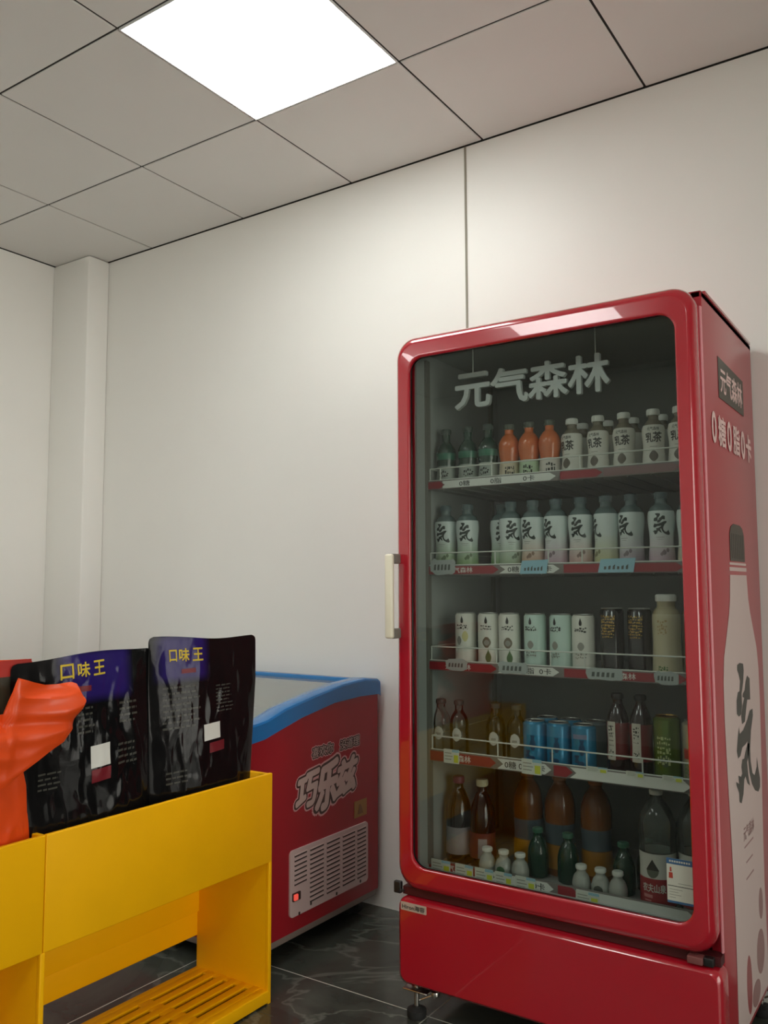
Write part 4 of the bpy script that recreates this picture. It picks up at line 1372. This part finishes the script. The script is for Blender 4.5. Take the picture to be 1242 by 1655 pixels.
# ------------------------------------------------------------------ snack bags
class Pouch:
    """Stand-up pouch facing +x: lateral axis y, up z, centred on its base."""

    def __init__(self, W, Wb, Hh, T, seed, amp=0.0045, lean=0.0, tilt=0.0, wave=0.006, crease=0.25, skew=0.0, dy=0.0):
        self.W, self.Wb, self.H, self.T, self.seed, self.amp, self.lean, self.tilt, self.wave, self.crease, self.skew, self.dy = W, Wb, Hh, T, seed, amp, lean, tilt, wave, crease, skew, dy

    def half(self, v):
        h_ = (self.Wb + (self.W - self.Wb) * min(1, v * 1.25)) / 2
        r = 0.016
        d = (1 - v) * self.H
        if d < r:
            h_ -= r - math.sqrt(max(0, r * r - (r - d) ** 2))
        return h_

    def zof(self, u, v):
        return v * self.H + self.tilt * u * self.W / 2 * v + 0.004 * math.sin(3.1 * u + self.seed) * v

    def off(self, u, v, sgn=1):
        s = self.seed
        pv = min(1, (1 - v) / 0.85) if v > .1 else 1
        base = self.T * max(0, 1 - abs(u) ** 2.6) ** .75 * (pv ** .75 if v > .1 else .82 + 1.8 * v)
        if v > .93:
            base *= max(0, (1 - v) / .07) ** .5
        p = Vector((u * 2.1 + s * 3, v * 3.0 + s, sgn * 5))
        w_ = abs(noise.noise(p * 1.7 + Vector((2, 9, 4)))) * 9
        n_ = noise.noise(p) * .9 - max(0, 1 - w_) ** 1.5 * self.crease + (0.35 - abs(noise.noise(p * 2.3 + Vector((7, 1, 0)))) * 1.4) + .2 * noise.noise(p * 5.5)
        edge = max(0, 1 - abs(u) ** 6) * (1 if v < .9 else max(.12, (1 - v) / .1))
        c_ = self.amp * n_ * edge
        mid = self.lean * v * self.H + self.wave * math.sin(u * 2.6 + s * 2) * v * v
        return mid + sgn * (base + .0012) + sgn * c_

    def point(self, u, v, sgn=1, eps=0):
        return (self.off(u, v, sgn) + eps * sgn, u * self.half(v) + self.mid(v), self.zof(u, v))

    def mid(self, v):
        return self.skew * min(1, v * 1.25)

    def at(self, y, z, eps):
        y += self.dy
        v = min(.995, max(0.005, z / self.H))
        h_ = self.half(v)
        u = max(-1, min(1, (y - self.mid(v)) / h_))
        v = min(.995, max(.005, v - (self.zof(u, v) - z) / self.H))
        return (self.off(u, v, 1) + eps, y, z)

    def mesh(self, name, m, parent, nu=120, nv=170, mi_fn=None):
        mb = MB()
        us = [math.sin(math.pi / 2 * (2 * k / nu - 1)) for k in range(nu + 1)]
        v_, f_ = [], []
        for sgn in (1, -1):
            for j in range(nv + 1):
                for u in us:
                    v_.append(self.point(u, j / nv, sgn))
        n = nu + 1
        o2 = (nv + 1) * n
        for sgn in (0, 1):
            for j in range(nv):
                for k in range(nu):
                    a = sgn * o2 + j * n + k
                    f_.append((a, a + 1, a + n + 1, a + n))
        for j in range(nv):
            for k in (0, nu):
                a = j * n + k
                f_.append((a, a + n, o2 + a + n, o2 + a))
        for k in range(nu):
            f_.append((k, k + 1, o2 + k + 1, o2 + k))
            a = nv * n + k
            f_.append((a, a + 1, o2 + a + 1, o2 + a))
        mb.add(v_, f_, 0, True)
        o = mb.build(name, m, parent)
        return o

    def patch(self, mb, poly_y0, poly_y1, z0, z1, mi, eps=.0008, slant=0.0, n=10):
        v_, f_ = [], []
        for j in range(n + 1):
            for k in range(n + 1):
                y = poly_y0 + (poly_y1 - poly_y0) * k / n
                z = z0 + (z1 - z0) * j / n + slant * (y - poly_y0)
                v_.append(self.at(y, z, eps))
        for j in range(n):
            for k in range(n):
                a = j * (n + 1) + k
                f_.append((a, a + 1, a + n + 2, a + n + 1))
        mb.add(v_, f_, mi, True)

    def lettering(self, mb, body, y, z, w_, h_, mi, bold=.02, eps=.0012, slope=0.0):
        text(mb, body, w_, h_, None, mi, bold, lambda a, b, e: self.at(y + a, z + b + slope * a, eps + e), .008)


def bag_film(name, y0, y1, z0, z1):
    """Glossy black film with a printed purple panel fading at its borders."""
    m = mat(name, (0.005, 0.005, 0.005), 0.09, spec=0.2)
    nt = m.node_tree
    tc = nt.nodes.new('ShaderNodeTexCoord')
    sep = nt.nodes.new('ShaderNodeSeparateXYZ')
    nt.links.new(tc.outputs['Object'], sep.inputs[0])

    def ramp(sock, a, b):
        r = nt.nodes.new('ShaderNodeMapRange')
        r.interpolation_type = 'SMOOTHSTEP'
        r.inputs[1].default_value, r.inputs[2].default_value = a, b
        nt.links.new(sock, r.inputs[0])
        return r.outputs[0]

    def mul(a, b):
        r = nt.nodes.new('ShaderNodeMath')
        r.operation = 'MULTIPLY'
        nt.links.new(a, r.inputs[0])
        nt.links.new(b, r.inputs[1])
        return r.outputs[0]
    Yk, Zk = sep.outputs[1], sep.outputs[2]
    msk = mul(mul(ramp(Yk, y0 - .03, y0 + .03), ramp(Yk, y1 + .02, y1 - .02)), ramp(Zk, z0 - .01, z0 + .02))
    msk = mul(msk, ramp(Zk, z1 + .02, z1 - .005))
    mx = nt.nodes.new('ShaderNodeMixRGB')
    mx.inputs[1].default_value = (0.006, 0.006, 0.0065, 1)
    mx.inputs[2].default_value = srgb(44, 32, 104)
    nt.links.new(msk, mx.inputs[0])
    nt.links.new(mx.outputs[0], nt.nodes['Principled BSDF'].inputs['Base Color'])
    return m


ylw = mat('gold_yellow_print', srgb(216, 190, 60), 0.35)
tiny = mat('dim_text', srgb(70, 70, 64), 0.12, spec=0.2)
deep_red = mat('deep_red_print', srgb(112, 22, 34), 0.4)
sticker_w = mat('white_sticker', srgb(222, 224, 218), 0.4)


def text_lines(p, mb, y0, y1, z0, z1, n, mi, seed, slant=0.0):
    rnd = random.Random(seed)
    for k in range(n):
        z = z1 - (z1 - z0) * (k + .5) / n
        a = y0
        e = y1 - (y1 - y0) * rnd.uniform(0, .25)
        while a < e:
            b = min(e, a + rnd.uniform(.008, .022))
            p.patch(mb, a, b, z, z + (z1 - z0) / n * .36, mi, .0009, slant, 3)
            a = b + rnd.uniform(.002, .005)


# left black bag
p1 = Pouch(0.415, 0.318, 0.612, 0.030, 1.3, 0.0030, 0.0, 0.025, skew=-.044, dy=-.042)
b1 = thing('snack_bag', (-0.374, -1.346, 0.414), 'black snack bag with purple top and yellow lettering, beside the orange bag', 'bag', 'black snack bags on the yellow rack', 0.04)
bo = p1.mesh('pouch', [bag_film('bag_film_wide', -.125, .08, .50, .61)], b1)
def bag_print(p, bo, chars, slope, sticker, mark, sub, lines):
    mb = MB()
    for ch, y, z, w_, h_ in chars:
        p.lettering(mb, ch, y, z, w_, h_, 0, .022, .0012, slope)
    mb.build('lettering', [ylw], bo)
    mb = MB()
    p.patch(mb, *sticker, 0, .001, .05)
    o = mb.build('sticker', [sticker_w], bo)
    o['label'] = 'small white square sticker'
    mb = MB()
    p.patch(mb, *mark, 0, .001, .05)
    mb.build('red_mark', [deep_red], bo)
    mb = MB()
    p.patch(mb, *sub, 0, .001)
    mb.build('subtitle', [deep_red], bo)
    mb = MB()
    for k, (a, b, c_, d, n, sl) in enumerate(lines):
        text_lines(p, mb, a, b, c_, d, n, 0, 11 + k, sl)
    o = mb.build('small_print', [tiny], bo)
    o['kind'] = 'stuff'


bag_print(p1, bo, [(c_, y, .577 + .03 * y, .036, .034) for c_, y in (('口', -.070), ('味', -.022), ('王', .026))], .04, (-.002, .056, .342, .394), (.0, .058, .308, .338), (-.05, .0, .525, .538),
          [(-.04, .01, .42, .49, 5, .05), (.082, .145, .33, .39, 4, .1), (.09, .15, .43, .49, 4, 0), (-.142, -.085, .31, .355, 4, .05)])

# right black bag
p2 = Pouch(0.400, 0.346, 0.632, 0.030, 4.1, 0.0026, 0.0, -0.03, skew=.013, dy=.013)
b2 = thing('snack_bag', (-0.372, -1.012, 0.414), 'black snack bag with purple top and yellow lettering, at the right end of the rack', 'bag', 'black snack bags on the yellow rack', -0.02)
bo = p2.mesh('pouch', [bag_film('bag_film_tall', -.155, .0, .52, .63)], b2)
bag_print(p2, bo, [('口', -.127, .589, .024, .030), ('味', -.090, .589, .034, .034), ('王', -.042, .588, .036, .034)], -.02, (-.025, .036, .352, .396), (-.005, .052, .318, .345), (-.10, -.05, .540, .552),
          [(.024, .09, .42, .50, 8, .04), (-.16, -.035, .39, .51, 8, 0), (-.15, -.08, .25, .29, 3, 0)])

# orange bag with a crumpled flared flap
b3 = thing('snack_bag', (-0.362, -1.775, 0.414), 'crumpled orange snack bag with a dark window at the left end of the picture', 'bag', None)
org = mat('orange_film', srgb(226, 76, 20), 0.4, vary=0.06, vscale=14, coat=0.1)
p3 = Pouch(0.475, 0.472, 0.615, 0.036, 7.7, 0.006, -0.01, 0.0)
bo = p3.mesh('pouch', [org], b3)
mb = MB()
p3.patch(mb, -.225, .232, .576, .611, 0, .0012, 0.0, 48)
p3.patch(mb, -.20, .222, .485, .576, 1, .0016, 0.0, 48)
mb.build('printing', [mat('brick_red_print', srgb(170, 48, 40), 0.4), mat('olive_window', srgb(58, 54, 42), 0.25)], bo)
mb = MB()


def lerp_pts(P, q_):
    for (a, b), (c_, d) in zip(P, P[1:]):
        if a <= q_ <= c_:
            return b + (d - b) * (q_ - a) / (c_ - a)
    return P[0][1] if q_ < P[0][0] else P[-1][1]


ZTOP = [(-.2, .505), (.10, .500), (.140, .503), (.160, .578), (.195, .566), (.231, .556), (.262, .556), (.290, .558), (.302, .553), (.310, .530)]
ZLOW = [(-.2, .355), (.14, .350), (.172, .372), (.228, .405), (.267, .428), (.292, .455), (.305, .475), (.310, .50)]


def flap(s, t, back):
    """Ruffled flap: s runs across (1 = free right end), t from its lower edge (0) to its upper edge (1)."""
    y = -0.20 + 0.51 * s
    zr, zt = lerp_pts(ZLOW, y), lerp_pts(ZTOP, y)
    z = zr + (zt - zr) * t
    k = max(0, min(1, (y - .05) / .25))
    q_ = Vector((y * 9, z * 14, 2.0))
    n_ = noise.noise(q_) * .011 + (.3 - abs(noise.noise(Vector((y * 7 + 3, z * 22, 8.0))))) * .012
    gather = .016 * math.exp(-((z - .487 + .05 * y) / .016) ** 2)
    x = 0.034 + .026 * k + .020 * math.sin(min(1, max(0, t)) * math.pi) + n_ - gather
    return (x - (0.005 if back else 0), y, z)


ns, ntt = 110, 36
L_ = []
for bk in (0, 1):
    L_.append([[flap(i / ns, j / ntt, bk) for i in range(ns + 1)] for j in range(ntt + 1)])
vv = [p for s_ in L_ for r in s_ for p in r]
ff = []
nn = ns + 1
o2 = nn * (ntt + 1)
for bk in (0, 1):
    for j in range(ntt):
        for i in range(ns):
            a = bk * o2 + j * nn + i
            ff.append((a, a + 1, a + nn + 1, a + nn))
for i in range(ns):
    ff.append((i, i + 1, o2 + i + 1, o2 + i))
    a = ntt * nn + i
    ff.append((a, a + 1, o2 + a + 1, o2 + a))
for j in range(ntt):
    for i in (0, ns):
        a = j * nn + i
        ff.append((a, a + nn, o2 + a + nn, o2 + a))
mb.add(vv, ff, 0, True)
mb.build('flap', [org], bo)
